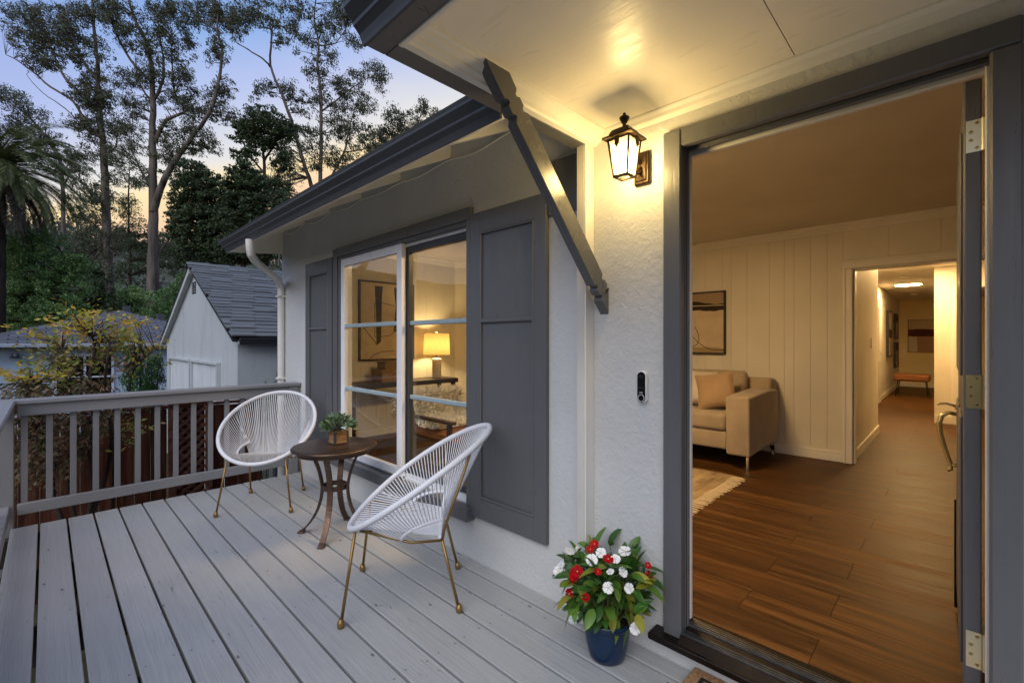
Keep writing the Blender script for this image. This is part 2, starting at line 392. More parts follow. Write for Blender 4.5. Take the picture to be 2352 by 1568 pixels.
def glass(name, tint=(1, 1, 1), k=1.9, rough=.02, diff=0.0):
    b = NB(name); tr = b.n('ShaderNodeBsdfTransparent'); tr.inputs[0].default_value = (*tint, 1)
    gl = b.n('ShaderNodeBsdfGlossy'); gl.inputs['Roughness'].default_value = rough
    g = b.n('ShaderNodeNewGeometry'); dt = b.n('ShaderNodeVectorMath', operation='DOT_PRODUCT'); b.l(g.outputs['Incoming'], dt.inputs[0]); b.l(g.outputs['Normal'], dt.inputs[1])
    c5 = b.math('POWER', b.math('SUBTRACT', 1.0, b.math('ABSOLUTE', dt.outputs['Value'])), 5.0)
    f = b.math('MINIMUM', b.math('MULTIPLY', b.math('ADD', b.math('MULTIPLY', c5, .96), .04), k), 1.0)
    mx = b.n('ShaderNodeMixShader'); b.l(f, mx.inputs[0]); b.l(tr.outputs[0], mx.inputs[1]); b.l(gl.outputs[0], mx.inputs[2]); last = mx
    if diff:
        df = b.n('ShaderNodeBsdfTranslucent'); df.inputs[0].default_value = (.9, .85, .7, 1)
        m2 = b.n('ShaderNodeMixShader'); m2.inputs[0].default_value = diff; b.l(mx.outputs[0], m2.inputs[1]); b.l(df.outputs[0], m2.inputs[2]); last = m2
    b.l(last.outputs[0], b.out.inputs[0]); return b.m
PANE = glass('window_glass', (.98, .99, .97), 1.15)
LPANE = glass('lantern_glass', (.98, .95, .88), 1.2, .05, .30)
def emis(name, col, st):
    b = NB(name); e = b.n('ShaderNodeEmission'); e.inputs[0].default_value = (*col, 1); e.inputs[1].default_value = st; b.l(e.outputs[0], b.out.inputs[0]); return b.m
def glowbulb(name, col, st):
    b = NB(name); e = b.n('ShaderNodeEmission'); e.inputs[0].default_value = (*col, 1); e.inputs[1].default_value = st
    tr = b.n('ShaderNodeBsdfTransparent'); ad = b.n('ShaderNodeAddShader'); b.l(e.outputs[0], ad.inputs[0]); b.l(tr.outputs[0], ad.inputs[1]); b.l(ad.outputs[0], b.out.inputs[0]); return b.m
def shade_mat():
    b = NB('lamp_shade_linen'); v = b.coord((1, 1, 3)); n = b.noise(v, 60, 3, .7)
    c = b.mixc(b.rng(n, .35, .65), (.26, .17, .065), (.38, .27, .12))
    tl = b.n('ShaderNodeBsdfTranslucent'); b.l(c, tl.inputs[0]); df = b.n('ShaderNodeBsdfDiffuse'); b.l(c, df.inputs[0])
    mx = b.n('ShaderNodeMixShader'); mx.inputs[0].default_value = .6; b.l(tl.outputs[0], mx.inputs[1]); b.l(df.outputs[0], mx.inputs[2]); b.l(mx.outputs[0], b.out.inputs[0]); return b.m
SHADE = shade_mat()
def leafmat(name, stops, rough=.55, trans=.25, spec=.35):
    b = NB(name); g = b.n('ShaderNodeNewGeometry'); oi = b.n('ShaderNodeObjectInfo')
    f = b.math('FRACT', b.math('ADD', g.outputs['Random Per Island'], oi.outputs['Random']))
    c = b.ramp(f, stops)
    p = b.bsdf(c, rough, 0, None, spec)
    tl = b.n('ShaderNodeBsdfTranslucent'); b.l(c, tl.inputs[0])
    mx = b.n('ShaderNodeMixShader'); mx.inputs[0].default_value = trans; b.l(p.outputs[0], mx.inputs[1]); b.l(tl.outputs[0], mx.inputs[2]); b.l(mx.outputs[0], b.out.inputs[0]); return b.m
EUC = leafmat('eucalyptus_leaf', [(0, (0.033, 0.043, 0.024)), (.5, (0.060, 0.076, 0.039)), (1, (0.103, 0.119, 0.060))])
CYP = leafmat('cypress_leaf', [(0, (0.026, 0.045, 0.020)), (.5, (0.045, 0.074, 0.029)), (1, (0.080, 0.112, 0.043))])
ACA = leafmat('acacia_leaf', [(0, (0.074, 0.149, 0.053)), (.5, (0.166, 0.298, 0.101)), (1, (0.315, 0.463, 0.149))])
PALM = leafmat('palm_leaf', [(0, (0.048, 0.067, 0.023)), (.5, (0.104, 0.136, 0.043)), (1, (0.208, 0.224, 0.079))])
PALMD = leafmat('palm_dry_leaf', [(0, (.05, .04, .03)), (.5, (.09, .075, .055)), (1, (.16, .14, .11))])
MAPY = leafmat('maple_yellow_leaf', [(0, (0.500, 0.500, 0.058)), (.45, (0.700, 0.500, 0.067)), (.8, (0.767, 0.349, 0.058)), (1, (0.416, 0.500, 0.083))], .5, .4)
MAPG = leafmat('maple_green_leaf', [(0, (0.175, 0.263, 0.052)), (.5, (0.298, 0.350, 0.070)), (.8, (0.420, 0.298, 0.087)), (1, (0.228, 0.123, 0.070))], .5, .35)
MAPB = leafmat('maple_bronze_leaf', [(0, (0.078, 0.086, 0.035)), (.4, (0.156, 0.133, 0.055)), (.75, (0.187, 0.094, 0.055)), (1, (0.312, 0.218, 0.125))], .45, .25)
HEDGE = leafmat('hedge_leaf', [(0, (.020, .070, .014)), (.5, (.045, .130, .024)), (1, (.085, .19, .04))])
VINCA = leafmat('vinca_leaf', [(0, (0.033, 0.102, 0.017)), (.45, (0.060, 0.160, 0.024)), (.85, (0.128, 0.246, 0.036)), (1, (0.330, 0.304, 0.036))], .35, .2, .5)
SUCC = leafmat('sage_leaf', [(0, (.075, .14, .065)), (.5, (.13, .21, .105)), (1, (.20, .29, .16))], .5, .15)
BARK = simple('eucalyptus_bark', (.055, .046, .040), .85, 0, .5, .8, 6, .6, .2, 'Object', (3, 3, .35), 0, (.12, .105, .092))
BARKD = simple('dark_bark', (.045, .034, .027), .9, 0, .4, 2, 8, .6, .2, 'Object', (3, 3, .5), 0)
STEM = simple('plant_stem', (.07, .085, .03), .6, 0, .3, 20, 40, .1)
PETW = simple('white_petal', (.82, .82, .80), .55, 0, .04, 20, 60, .05)
PETR = simple('red_petal', (.42, .002, .008), .75, 0, .2, 20, 60, .05, .15)
EYE = simple('flower_eye', (.72, .62, .25), .6, 0, .1, 20, 60, 0)
# ------------------------------------------------------------------ ground and hills
def smooth01(t): t = np.clip(t, 0, 1); return t * t * (3 - 2 * t)
def ground_z(x, y):
    d = np.hypot(x, y); ang = np.arctan2(x, y)          # 0 = +y
    k = smooth01((d - 34) / 150.0)
    lobe = .62 + .38 * np.exp(-((ang + .10) / .55) ** 2)
    bumps = 1.0 * np.sin(x * .045 + 1.2) * np.cos(y * .05) + .6 * np.sin(x * .11 + y * .07)
    return -1.2 + k * (33 * lobe + bumps * 1.8) + .06 * np.sin(x * .7) * np.sin(y * .6) * np.clip((d - 8) / 10, 0, 1)
rs = np.concatenate([np.linspace(0, 40, 28), np.linspace(43, 240, 46), np.linspace(260, 1500, 20)])
na = 120; angs = np.linspace(0, 2 * np.pi, na, endpoint=False)
gx = np.outer(rs, np.sin(angs)); gy = np.outer(rs, np.cos(angs)); gz = ground_z(gx, gy)
V = np.stack([gx, gy, gz], -1).reshape(-1, 3)
F = [(i * na + j, i * na + (j + 1) % na, (i + 1) * na + (j + 1) % na, (i + 1) * na + j) for i in range(len(rs) - 1) for j in range(na)]
def m_ground():
    b = NB('ground_cover'); v = b.coord(); n = b.noise(v, .35, 6, .65); n2 = b.noise(v, 6, 5, .7)
    far = b.noise(v, .05, 5, .6)
    c = b.ramp(n2, [(.3, (.030, .026, .016)), (.5, (.055, .050, .028)), (.7, (.075, .080, .035))])
    c2 = b.ramp(n, [(.30, (.040, .055, .036)), (.5, (.085, .095, .070)), (.68, (.16, .155, .12))])
    g = b.n('ShaderNodeNewGeometry'); sp = b.n('ShaderNodeSeparateXYZ'); b.l(g.outputs['Position'], sp.inputs[0])
    hill = b.rng(sp.outputs['Z'], 0.5, 8)  # hill scrub colour is paled to grey green in place of haze
    c = b.mixc(hill, c, b.mixc(b.math('MULTIPLY', far, .5), c2, (.06, .08, .05)))
    b.bsdf(c, .95, 0, b.bump(n2, .6, .05), .1); return b.m
g = np_obj('ground', V, F, m_ground(), smooth=True); tag(g, 'garden soil and haze-paled scrub rising to the hill behind the trees', 'ground', kind='structure')

# ------------------------------------------------------------------ the house
W = 1.865; WI = 1.945; ZF = .17; ZC = 2.52
house = thing('house', (W, 2.0, 0), 'white stucco bungalow with grey trim, open front door and lit porch', 'house')
b = MB()
OPW = (2.20, 4.02, .335, 2.125); OPD = (-.10, .842, .10, 2.205)
ZT, ZB = 2.72, -1.25
b.box(W, WI, OPW[1], 5.45, ZB, ZT); b.box(W, WI, OPW[0], OPW[1], OPW[3], ZT); b.box(W, WI, OPW[0], OPW[1], ZB, OPW[2])
b.box(W, WI, OPD[1], OPW[0], ZB, ZT); b.box(W, WI, OPD[0], OPD[1], OPD[3], ZT); b.box(W, WI, OPD[0], OPD[1], ZB, OPD[2])
b.box(W, WI, -2.2, OPD[0], ZB, ZT)
b.box(WI, 7.0, 5.30, 5.45, ZB, 2.72)                                  # gable-end wall
b.build('stucco_wall', STUCCO, house)

# sliding window
win = MB()
win.box(1.838, W + .03, 4.02, 4.10, .335, 2.20, c=.004); win.box(1.838, W + .03, 2.156, 2.20, .335, 2.12, c=.004)
win.box(1.838, W + .03, 2.156, 4.02, 2.12, 2.20, c=.004)
win.box(1.852, W + .05, 3.985, 4.02, .335, 2.12, c=.003); win.box(1.852, W + .05, 2.20, 3.985, 2.095, 2.12, c=.003)
window = win.build('window', GREY, house)
MB().box(1.795, W + .02, 2.145, 4.13, .25, .3345, c=.006).build('sill', GREY, window)
def sash(y0, y1, z0, z1, x0, x1, w, m, name):
    s = MB()
    s.box(x0, x1, y0, y0 + w, z0, z1, c=.004); s.box(x0, x1, y1 - w, y1, z0, z1, c=.004)
    s.box(x0 + .001, x1 - .001, y0 + w, y1 - w, z1 - w, z1, c=.004); s.box(x0 + .001, x1 - .001, y0 + w, y1 - w, z0, z0 + w, c=.004)
    return s.build(name, m, window)
sash(2.965, 3.965, .345, 2.094, 1.852, 1.890, .066, VINYL, 'sliding_sash')
sash(2.205, 2.985, .375, 2.070, 1.900, 1.940, .048, DARKF, 'fixed_sash')
MB().box(1.893, 1.96, 2.20, 4.0, .335, .372).build('track', VINYL, window); MB().box(1.893, 1.96, 2.20, 2.985, 2.072, 2.094).build('track', VINYL, window); MB().box(1.893, 1.96, 3.967, 4.0, .373, 2.09).build('jamb', VINYL, window)
MB().box(1.868, 1.874, 3.028, 3.902, .408, 2.030).build('pane', PANE, window)
MB().box(1.917, 1.923, 2.250, 2.940, .420, 2.024).build('pane', PANE, window)
for z in (1.497, .945):
    MB().box(1.8575, 1.885, 3.029, 3.901, z - .017, z + .017, c=.006).build('muntin', MUNT, window)
    MB().box(1.907, 1.933, 2.251, 2.939, z - .017, z + .017, c=.006).build('muntin', MUNT, window)

def shutter(y0, y1, z0, z1):
    s = MB(); x0 = 1.836
    s.box(x0 + .012, W, y0, y1, z0, z1, c=.003)
    st = .085
    s.box(x0, x0 + .012, y0, y0 + st, z0, z1, c=.002); s.box(x0, x0 + .012, y1 - st, y1, z0, z1, c=.002)
    s.box(x0, x0 + .012, y0 + st, y1 - st, z1 - .125, z1, c=.002); s.box(x0, x0 + .012, y0 + st, y1 - st, z0, z0 + .125, c=.002)
    o = s.build('shutter', GREY, house)
    zm = 1.483
    for (a0, a1, b0, b1) in ((y0 + st, y1 - st, z1 - .139, z1 - .125), (y0 + st, y1 - st, z0 + .125, z0 + .139), (y0 + st, y1 - st, zm - .012, zm + .012)):
        MB().box(x0 - .005, x0 + .0125, a0 + .0005, a1 - .0005, b0 + .0005, b1 - .0005, c=.005).build('moulding', GREY, o)
    for a in (y0 + st, y1 - st - .014):
        MB().box(x0 - .004, x0 + .0125, a + .0005, a + .0135, z0 + .1255, z1 - .1255, c=.005).build('moulding', GREY, o)
    return o
tag(shutter(1.545, 2.154, .285, 2.145), 'wide grey panelled shutter between window and downspout')
tag(shutter(4.118, 4.722, .285, 2.135), 'narrow looking grey shutter at the far end of the window')

# front door frame
JY = .8176
fr = MB()
fr.box(1.836, W + .01, JY, .896, .122, 2.245, c=.006); fr.box(1.836, W + .01, -.13, JY - .0005, 2.170, 2.2445, c=.006); fr.box(1.836, W + .01, -.13, -.066, .122, 2.1695, c=.006)
fr.box(W + .011, 1.943, JY + .002, .842, .15, 2.205); fr.box(W + .011, 1.943, -.10, -.080, .15, 2.205); fr.box(W + .011, 1.943, -.08, JY + .001, 2.180, 2.205)
fr.box(1.896, 1.914, JY - .006, JY + .0015, .15, 2.1795, c=.003); fr.box(1.896, 1.914, -.08, JY - .0065, 2.160, 2.1795, c=.003)
fr.box(1.877, 1.884, JY - .002, JY + .0015, .15, 2.1795, c=.001)
frame = fr.build('door_frame', GREY, house)
MB().box(1.930, 1.952, JY - .002, .870, .17, 2.165, c=.003).build('inner_trim', TRIMW, frame); MB().box(1.930, 1.952, -.075, JY - .003, 2.150, 2.215, c=.003).build('inner_trim', TRIMW, frame); MB().box(1.915, 1.950, -.0795, -.060, .17, 2.17, c=.003).build('inner_trim', TRIMW, frame)
th = MB(); th.box(1.785, 1.985, -.13, .94, .100, .128, c=.004)
th.prism([(1.80, .128), (1.83, .150), (1.90, .158), (1.955, .168), (1.984, .168), (1.984, .128)], 'y', -.079, .8155)
for x in (1.835, 1.848, 1.862, 1.90, 1.913, 1.926, 1.939): th.box(x, x + .004, -.078, .8150, .150, .158 if x < 1.88 else .1655, m=1)
tho = th.build('threshold', [BRONZED, GALV], house)

# the open front door, hung on the right-hand jamb
def door():
    M = Matrix.Translation((1.955, -.054, 0)) @ Matrix.Rotation(R(.65), 4, 'Z')
    d = MB(); d.box(0, .875, 0, .039, .185, 2.150, c=.004)
    d.box(.10, .775, .038, .046, 1.25, 2.03, c=.006); d.box(.10, .40, .038, .046, .33, 1.12, c=.006); d.box(.475, .775, .038, .046, .33, 1.12, c=.006)
    d.xf(M); o = d.build('front_door', GREY, house)
    for z0, z1, mt in ((1.930, 2.026, BRASSP), (1.158, 1.259, BRASS), (.378, .486, BRASSP)):
        h = MB(); h.box(-.0025, -.0002, .0, .034, z0, z1)
        for k, (yy, zz) in enumerate(((.010, .9), (.023, .64), (.023, .38), (.010, .12))):
            n = 10; zc = z0 + (z1 - z0) * zz
            ring = [(-.0036, yy + .0062 * math.cos(q * 2 * math.pi / n), zc + .0062 * math.sin(q * 2 * math.pi / n)) for q in range(n)]
            bk = [(-.0026, p[1], p[2]) for p in ring]
            h.add(ring + bk, [tuple(range(n)), *[(i, (i + 1) % n, n + (i + 1) % n, n + i) for i in range(n)]], 1)
            h.box(-.0042, -.0037, yy - .004, yy + .004, zc - .0008, zc + .0008, 2); h.box(-.0043, -.0038, yy - .0008, yy + .0008, zc - .004, zc + .004, 2)
        h.tube([(-.004, -.004, z0), (-.004, -.004, z1)], .006, 10)
        h.xf(M); h.build('hinge', [mt, BRASS, BLACKM], o)
    hd = MB(); x = .80; k = .04
    hd.box(x - .022, x + .022, k, k + .006, 1.035, 1.10, c=.003)
    pts = [(x, k + .004, 1.045), (x, k + .030, 1.050), (x, k + .052, 1.035), (x, k + .060, 1.0), (x, k + .056, .955), (x, k + .046, .905), (x, k + .034, .86), (x, k + .022, .822), (x, k + .022, .806), (x, k + .034, .80)]
    hd.tube(pts, [.008, .009, .010, .0105, .0105, .010, .009, .008, .0075, .010], 10)
    hd.tube([(x, k, .825), (x, k + .022, .822)], .008, 8)
    hd.tube([(x, k + .002, 1.078), (x, k + .02, 1.084), (x, k + .038, 1.089), (x, k + .056, 1.087), (x, k + .066, 1.081)], [.007, .005, .005, .0055, .003], 8)
    hd.tube([(x, k, 1.078), (x, k + .008, 1.08)], .013, 12)
    hd.xf(M); hd.build('handle', BRASS, o, smooth=True)
    MB().box(.865, .8805, .041, .052, .18, .66, c=.003).xf(M).build('draught_strip', BRONZED, o)
    return o
tag(door(), 'grey panelled front door standing open, seen edge on')

# eaves of the main roof
roof = MB()
roof.prism([(1.235, 2.395), (1.255, 2.375), (7.2, 5.41), (7.2, 5.46)], 'y', 1.36, 5.47)
rf = roof.build('roof', SHING, house); tag(rf, 'shingled main roof behind the grey gutter')
MB().prism([(1.30, 2.362), (1.30, 2.385), (2.4, 2.95), (2.4, 2.925)], 'y', 1.345, 5.42).build('eave_board', CREAM, rf)
ys = [1.78 + .607 * k for k in range(7)]
ys[-1] = 5.385
for y in ys:
    q = MB(); q.prism([(1.335, 2.30), (1.335, 2.378), (2.0, 2.717), (2.0, 2.632), (W, 2.5695)], 'y', y, y + .042); q.build('rafter', CREAM, rf)
MB().box(1.318, 1.334, 1.345, 5.427, 2.285, 2.385).build('fascia', CREAM, rf)
MB().prism([(1.31, 2.29), (1.31, 2.43), (W, 2.70), (W, 2.345)], 'y', 5.428, 5.452).build('end_board', CREAM, rf)
GP = [(0, 0), (.008, .001), (.012, .012), (.020, .030), (.034, .044), (.040, .048), (.042, .058), (.058, .074), (.072, .088), (.074, .100), (.066, .100), (.064, .092), (.002, .092), (0, .1)]
def gutter(x, z, y0, y1, flip=1):
    q = MB(); q.prism([(x - p[0], z + p[1]) for p in GP], 'y', y0, y1); return q
gutter(1.318, 2.283, 1.346, 5.455).build('gutter', GUTTER, rf)
cable = MB(); pts = []
for i in range(60):
    y = 1.45 + (5.44 - 1.45) * i / 59; u = ((y - 1.78) / .607) % 1
    pts.append((W - .010, y, 2.557 - .030 * math.sin(u * math.pi) ** 1.5 - .008 * math.sin(y * 9)))
for i in range(9): pts.append((W - .012 - .004 * i, 5.452, 2.53 - .04 * i))
cable.tube(pts, .0055, 5).build('cable', CREAM, rf)

# porch roof
porch = MB(); porch.prism([(.655, 2.41), (.66, 2.395), (2.2, 2.80), (2.2, 2.86)], 'y', -2.2, 1.37)
pr = porch.build('porch_roof', SHING, house); tag(pr, 'porch roof with cream soffit over the front door')
MB().box(.79, W + .1, .407, 1.27, 2.36, 2.372).build('soffit_panel', SOFFIT, pr)
MB().box(.79, W + .1, -2.2, .404, 2.3605, 2.3725).build('soffit_panel', SOFFIT, pr)
MB().box(.79, W + .1, -2.2, 1.27, 2.3735, 2.39).build('soffit_backing', BLACKM, pr)
MB().prism([(1.268, 2.301), (1.243, 2.303), (1.238, 2.312), (1.224, 2.318), (1.222, 2.326), (1.200, 2.336), (1.196, 2.345), (1.182, 2.350), (1.180, 2.361), (1.268, 2.361)], 'x', .797, W - .001).build('moulding', CREAM, pr)
MB().prism([(W - .034, 2.361), (W - .034, 2.352), (W - .022, 2.340), (W - .018, 2.326), (W - .006, 2.318), (W + .001, 2.312), (W + .001, 2.361)], 'y', -2.2, 1.196).build('moulding', CREAM, pr)
MB().box(.778, .797, -2.2, 1.268, 2.296, 2.362, c=.003).build('moulding', CREAM, pr)
MB().box(.778, W + .02, 1.268, 1.345, 2.299, 2.50, c=.003).build('fascia', FASCIA, pr)
MB().box(.710, .778, -2.2, 1.345, 2.299, 2.40, c=.003).build('fascia', FASCIA, pr)
gutter(.712, 2.298, -2.2, 1.352).build('gutter', GUTTER, pr)
MB().box(1.846, W + .002, 1.318, 1.54, 2.02, 2.30, c=.003).build('frieze_board', GREY, house)

# knee brace
def brace():
    A = Vector((W - .001, 0, 1.489)); B = Vector((1.073, 0, 2.352)); d = (B - A).normalized(); n = Vector((-d.z, 0, d.x)) * -1   # n points up and inward
    if n.z < 0: n = -n
    L = (B - A).length; wd = .088
    # outline along the length, with lamb's-tongue notches near both ends
    def prof(side):
        P = []
        for s_, o in ((0, 0), (.085, 0), (.095, .018), (.104, .018), (.112, .004), (.140, .004), (.150, .018), (.160, .018), (.172, 0), (L - .235, 0), (L - .222, .018), (L - .212, .018), (L - .204, .004), (L - .172, .004), (L - .164, .018), (L - .154, .018), (L - .142, 0), (L, 0)):
            P.append((s_, o))
        return P
    low = [A + d * s_ + n * o for s_, o in prof(0)]; up = [A + d * s_ + n * (wd - o) for s_, o in prof(1)]
    # end cuts: plumb at the wall, level under the soffit
    up[0] = Vector((W - .001, 0, 1.489 + wd / max(1e-3, -d.x) * 1.0 - 0)); up[0].z = 1.489 + .124
    up[-1] = Vector((1.195, 0, 2.352))
    poly = [(p.x, p.z) for p in low] + [(p.x, p.z) for p in reversed(up)]
    q = MB(); q.prism(poly, 'y', 1.180, 1.226); return q.build('knee_brace', GREYX, house, bevel=.004)
tag(brace(), 'grey diagonal timber brace carved with notches under the porch roof')

# downspouts
ds = []
for k in range(4):
    y = 1.263 + .006 + k * .0112; ds += [(1.794, y), (1.803, y + .0022), (1.803, y + .0058), (1.794, y + .008)]
poly = [(W - .002, 1.263), (1.797, 1.263)] + ds + [(1.797, 1.317), (W - .002, 1.317)]
q = MB(); q.prism(poly, 'z', .005, 2.30); tag(q.build('downspout', PIPE, house), 'fluted white downspout beside the door shutter')
q = MB(); q.tube([(1.30, 4.62, 2.29), (1.302, 4.62, 2.22), (1.315, 4.64, 2.165), (1.36, 4.70, 2.125), (1.45, 4.83, 2.095), (1.58, 5.02, 2.07), (1.70, 5.20, 2.045), (1.785, 5.32, 2.015), (1.822, 5.372, 1.965), (1.829, 5.382, 1.90), (1.829, 5.382, 1.0), (1.829, 5.382, -1.2)], .036, 12)
for z in (1.86, .95): q.box(1.785, 1.866, 5.338, 5.428, z - .012, z + .012, c=.004)
tag(q.build('downspout', PIPE, house, smooth=True, angle=35), 'white downspout with elbows at the far corner of the house')
# ------------------------------------------------------------------ inside the house
XB = 5.48; YE = 5.30
fl = MB(); fl.box(1.986, 16.2, -2.2, 5.45, .02, .160); floor = fl.build('interior_floor', BLACKM); tag(floor, 'dark brown wood plank floor running through the living room and hall', 'floor', kind='structure')
pw, pl = .2165, 1.22
pm = MB().box(-pw / 2 + .0005, pw / 2 - .0005, -pl / 2 + .0005, pl / 2 - .0005, 0, .0105, c=.0010).mesh('floor_plank', FLOORW)
x = 1.942 + .046 + pw / 2 - .0455; row = 0
pf = MB().box(-.0835, .1078, -pl / 2 + .0005, pl / 2 - .0005, 0, .0105, c=.0010).mesh('floor_plank', FLOORW)
while x < 16.0:
    jy = (.393, .702)[row % 2] if row % 4 < 2 else (.393, .702)[row % 2] + (.0 if row < 8 else .37)
    lo, hi = (-2.1, 5.2) if x < 5.6 else ((-.6, 1.2) if x < 9.3 else (-1.9, 1.2))
    y = jy + pl / 2
    while y - pl / 2 > lo: y -= pl
    while y - pl / 2 < hi:
        inst('floor_plank', pf if row == 0 else pm, floor, (x, y, .1596)); y += pl
    x += pw; row += 1
def struct(o, label, cat='wall'): return tag(o, label, cat, kind='structure')
c = MB(); c.box(WI, XB + .12, -2.2, 5.45, ZC, ZC + .1); struct(c.build('interior_ceiling', ICEIL), 'plain living room ceiling', 'ceiling')
c = MB(); c.box(XB + .12, 16.2, -2.2, 2.6, 2.45, 2.6); struct(c.build('hall_ceiling', IHALL), 'hall ceiling with two round lights', 'ceiling')
# back wall of grooved boards
bw = MB(); bw.box(XB + .013, XB + .12, .715, 5.45, ZF, ZC); bw.box(XB + .013, XB + .12, -1.0, .715, 2.067, ZC); bw.box(XB + .013, XB + .12, -2.2, -1.0, ZF, ZC)
back = struct(bw.build('back_wall', IWALL), 'back wall of painted vertical boards behind the sofa')
def boards(par, edges, mk):
    for a, e in zip(edges[:-1], edges[1:]): mk(a, e)
ed = [.80, .928, 1.072, 1.219, 1.309, 1.453, 1.677, 1.845, 1.941, 2.136, 2.237]
step = [.168, .09, .195, .10, .147, .147]; k = 0
while ed[-1] < 4.3: ed.append(ed[-1] + step[k % 6]); k += 1
for a, e in zip(ed[:-1], ed[1:]): MB().box(XB, XB + .012, a + .0006, e - .0006, ZF + .09, ZC - .001, c=.0014).build('wall_board', IWALL, back)
for a, e in ((-.6, -.25), (-.25, .1), (.1, .45), (.45, .80)): MB().box(XB, XB + .012, a + .0006, e - .0006, 2.152, ZC - .001, c=.003).build('wall_board', IWALL, back)
q = MB(); q.box(XB - .014, XB + .011, .80, 4.4, ZF, ZF + .085, c=.005); q.box(XB - .018, XB, .80, 4.4, ZF + .0855, ZF + .10, c=.004); q.build('baseboard', TRIMW, back)
CRP = [(0, 2.440), (-.006, 2.446), (-.010, 2.462), (-.022, 2.472), (-.026, 2.492), (-.048, 2.504), (-.052, 2.521), (0, 2.521)]
q = MB(); q.prism([(XB + p[0], p[1]) for p in CRP], 'y', -2.2, 4.6); q.build('crown_moulding', TRIMW, back)
cs = MB(); cs.box(XB - .022, XB + .014, .722, .800, ZF, 2.067, c=.006); cs.box(XB - .030, XB - .021, .775, .798, ZF, 2.07, c=.003); cs.box(XB - .022, XB + .014, -1.0, .80, 2.068, 2.148, c=.006); cs.box(XB - .030, XB - .021, -1.0, .798, 2.125, 2.146, c=.003)
cs.box(XB + .0141, XB + .12, .705, .722, ZF, 2.067); cs.box(XB + .0141, XB + .12, -1.0, .705, 2.052, 2.067); cs.build('doorway_casing', TRIMW, back)
# end wall, and the diagonal chimney breast
ew = MB(); ew.box(WI, 5.6, YE - .02, YE - .001, ZF, ZC); endw = struct(ew.build('end_wall', IWALL), 'boarded end wall behind the console table')
x = WI + .01; k = 0
while x < 4.2:
    w_ = (.205, .15, .10, .18, .13)[k % 5]; MB().box(x + .0006, x + w_ - .0006, YE - .033, YE - .0205, ZF + .09, ZC - .001, c=.0016).build('wall_board', IWALL, endw); x += w_; k += 1
q = MB(); q.prism([(YE - .033 + p[0], p[1]) for p in CRP], 'x', WI, 4.22); q.build('crown_moulding', TRIMW, endw)
MB().box(WI, 4.2, YE - .047, YE - .0335, ZF, ZF + .09, c=.004).build('baseboard', TRIMW, endw)
dg = MB(); dg.prism([(4.19, YE - .03), (XB + .02, 4.03), (XB + .2, 4.3), (4.4, YE + .05)], 'z', ZF, ZC); diag = struct(dg.build('chimney_breast', IWALL), 'diagonal chimney breast in the corner of the living room')
q = MB(); A = Vector((4.19, YE - .03, 0)); Bv = Vector((XB, 4.03, 0)); t = (Bv - A).normalized(); nn = Vector((-t.y, t.x, 0)); nn = nn if nn.x < 0 else -nn
for i in range(len(CRP)):
    p0, p1 = CRP[i], CRP[(i + 1) % len(CRP)]
    a0 = A + nn * -p0[0]; a1 = A + nn * -p1[0]; b0 = Bv + nn * -p0[0]; b1 = Bv + nn * -p1[0]
    q.add([(a0.x, a0.y, p0[1]), (a1.x, a1.y, p1[1]), (b1.x, b1.y, p1[1]), (b0.x, b0.y, p0[1])], [(0, 1, 2, 3)])
q.build('crown_moulding', TRIMW, diag)
q = MB(); m0 = A + t * .34; m1 = A + t * 1.6; m2 = m1 + nn * .16; m3 = m0 + nn * .16
q.prism([(p.x, p.y) for p in (m0, m1, m2, m3)], 'z', 1.30, 1.345); m2 = m1 + nn * .10; m3 = m0 + nn * .10; q.prism([(p.x, p.y) for p in (m0 + t * .03, m1, m2, m3 + t * .03)], 'z', 1.24, 1.30); q.build('mantel', TRIMW, diag)
q = MB(); q.box(WI + .3, XB + .1, -2.2, -2.1, ZF, ZC); struct(q.build('side_wall', IWALL), 'living room side wall beyond the open door')
q = MB(); q.box(WI - .001, WI + .004, .84, 2.19, ZF, ZC); q.box(WI - .001, WI + .004, 4.03, YE - .04, ZF, ZC); q.box(WI - .001, WI + .004, -2.1, -.11, ZF, ZC); q.box(WI - .001, WI + .004, 2.19, 4.03, ZF, .33); q.box(WI - .001, WI + .004, 2.19, 4.03, 2.13, ZC); q.box(WI - .001, WI + .004, -.11, .84, 2.212, ZC)
q.build('inner_lining', IWALL, house)
# hall
IFAR = m_paint('far_hall_wall', (.82, .70, .42), .55, (1, 1, 1), 30, .03, .3)
h = MB(); h.box(XB + .12, 7.6, .735, .95, ZF, 2.45); h.box(7.6, 16.1, 1.10, 1.30, ZF, 2.45); h.box(7.45, 7.6, .95, 1.30, ZF, 2.45)
hw = struct(h.build('hall_wall', IHALL), 'left hand hall wall with a stepped corner')
q = MB(); q.box(XB + .12, 7.613, .720, .735, ZF, ZF + .10, c=.004); q.box(7.6, 7.613, .735, .95, ZF, ZF + .10); q.box(7.613, 16.0, 1.086, 1.10, ZF, ZF + .10, c=.004); q.build('baseboard', TRIMW, hw)
q = MB(); q.box(6.9, 6.98, .728, .735, 1.28, 1.40, c=.002); q.build('light_switch', WHITEP, hw)
q = MB(); q.box(15.9, 16.1, -2.0, 1.10, ZF, 2.45); fw = struct(q.build('hall_end_wall', IFAR), 'cream wall at the far end of the hall')
MB().box(15.886, 15.8995, .2, 1.085, ZF, ZF + .12, c=.004).build('baseboard', TRIMW, fw)
MB().box(15.892, 15.8995, .96, 1.02, 1.05, 1.15, c=.002).build('light_switch', WHITEP, fw); MB().box(15.892, 15.8995, .47, .53, .48, .58, c=.002).build('power_outlet', WHITEP, fw)
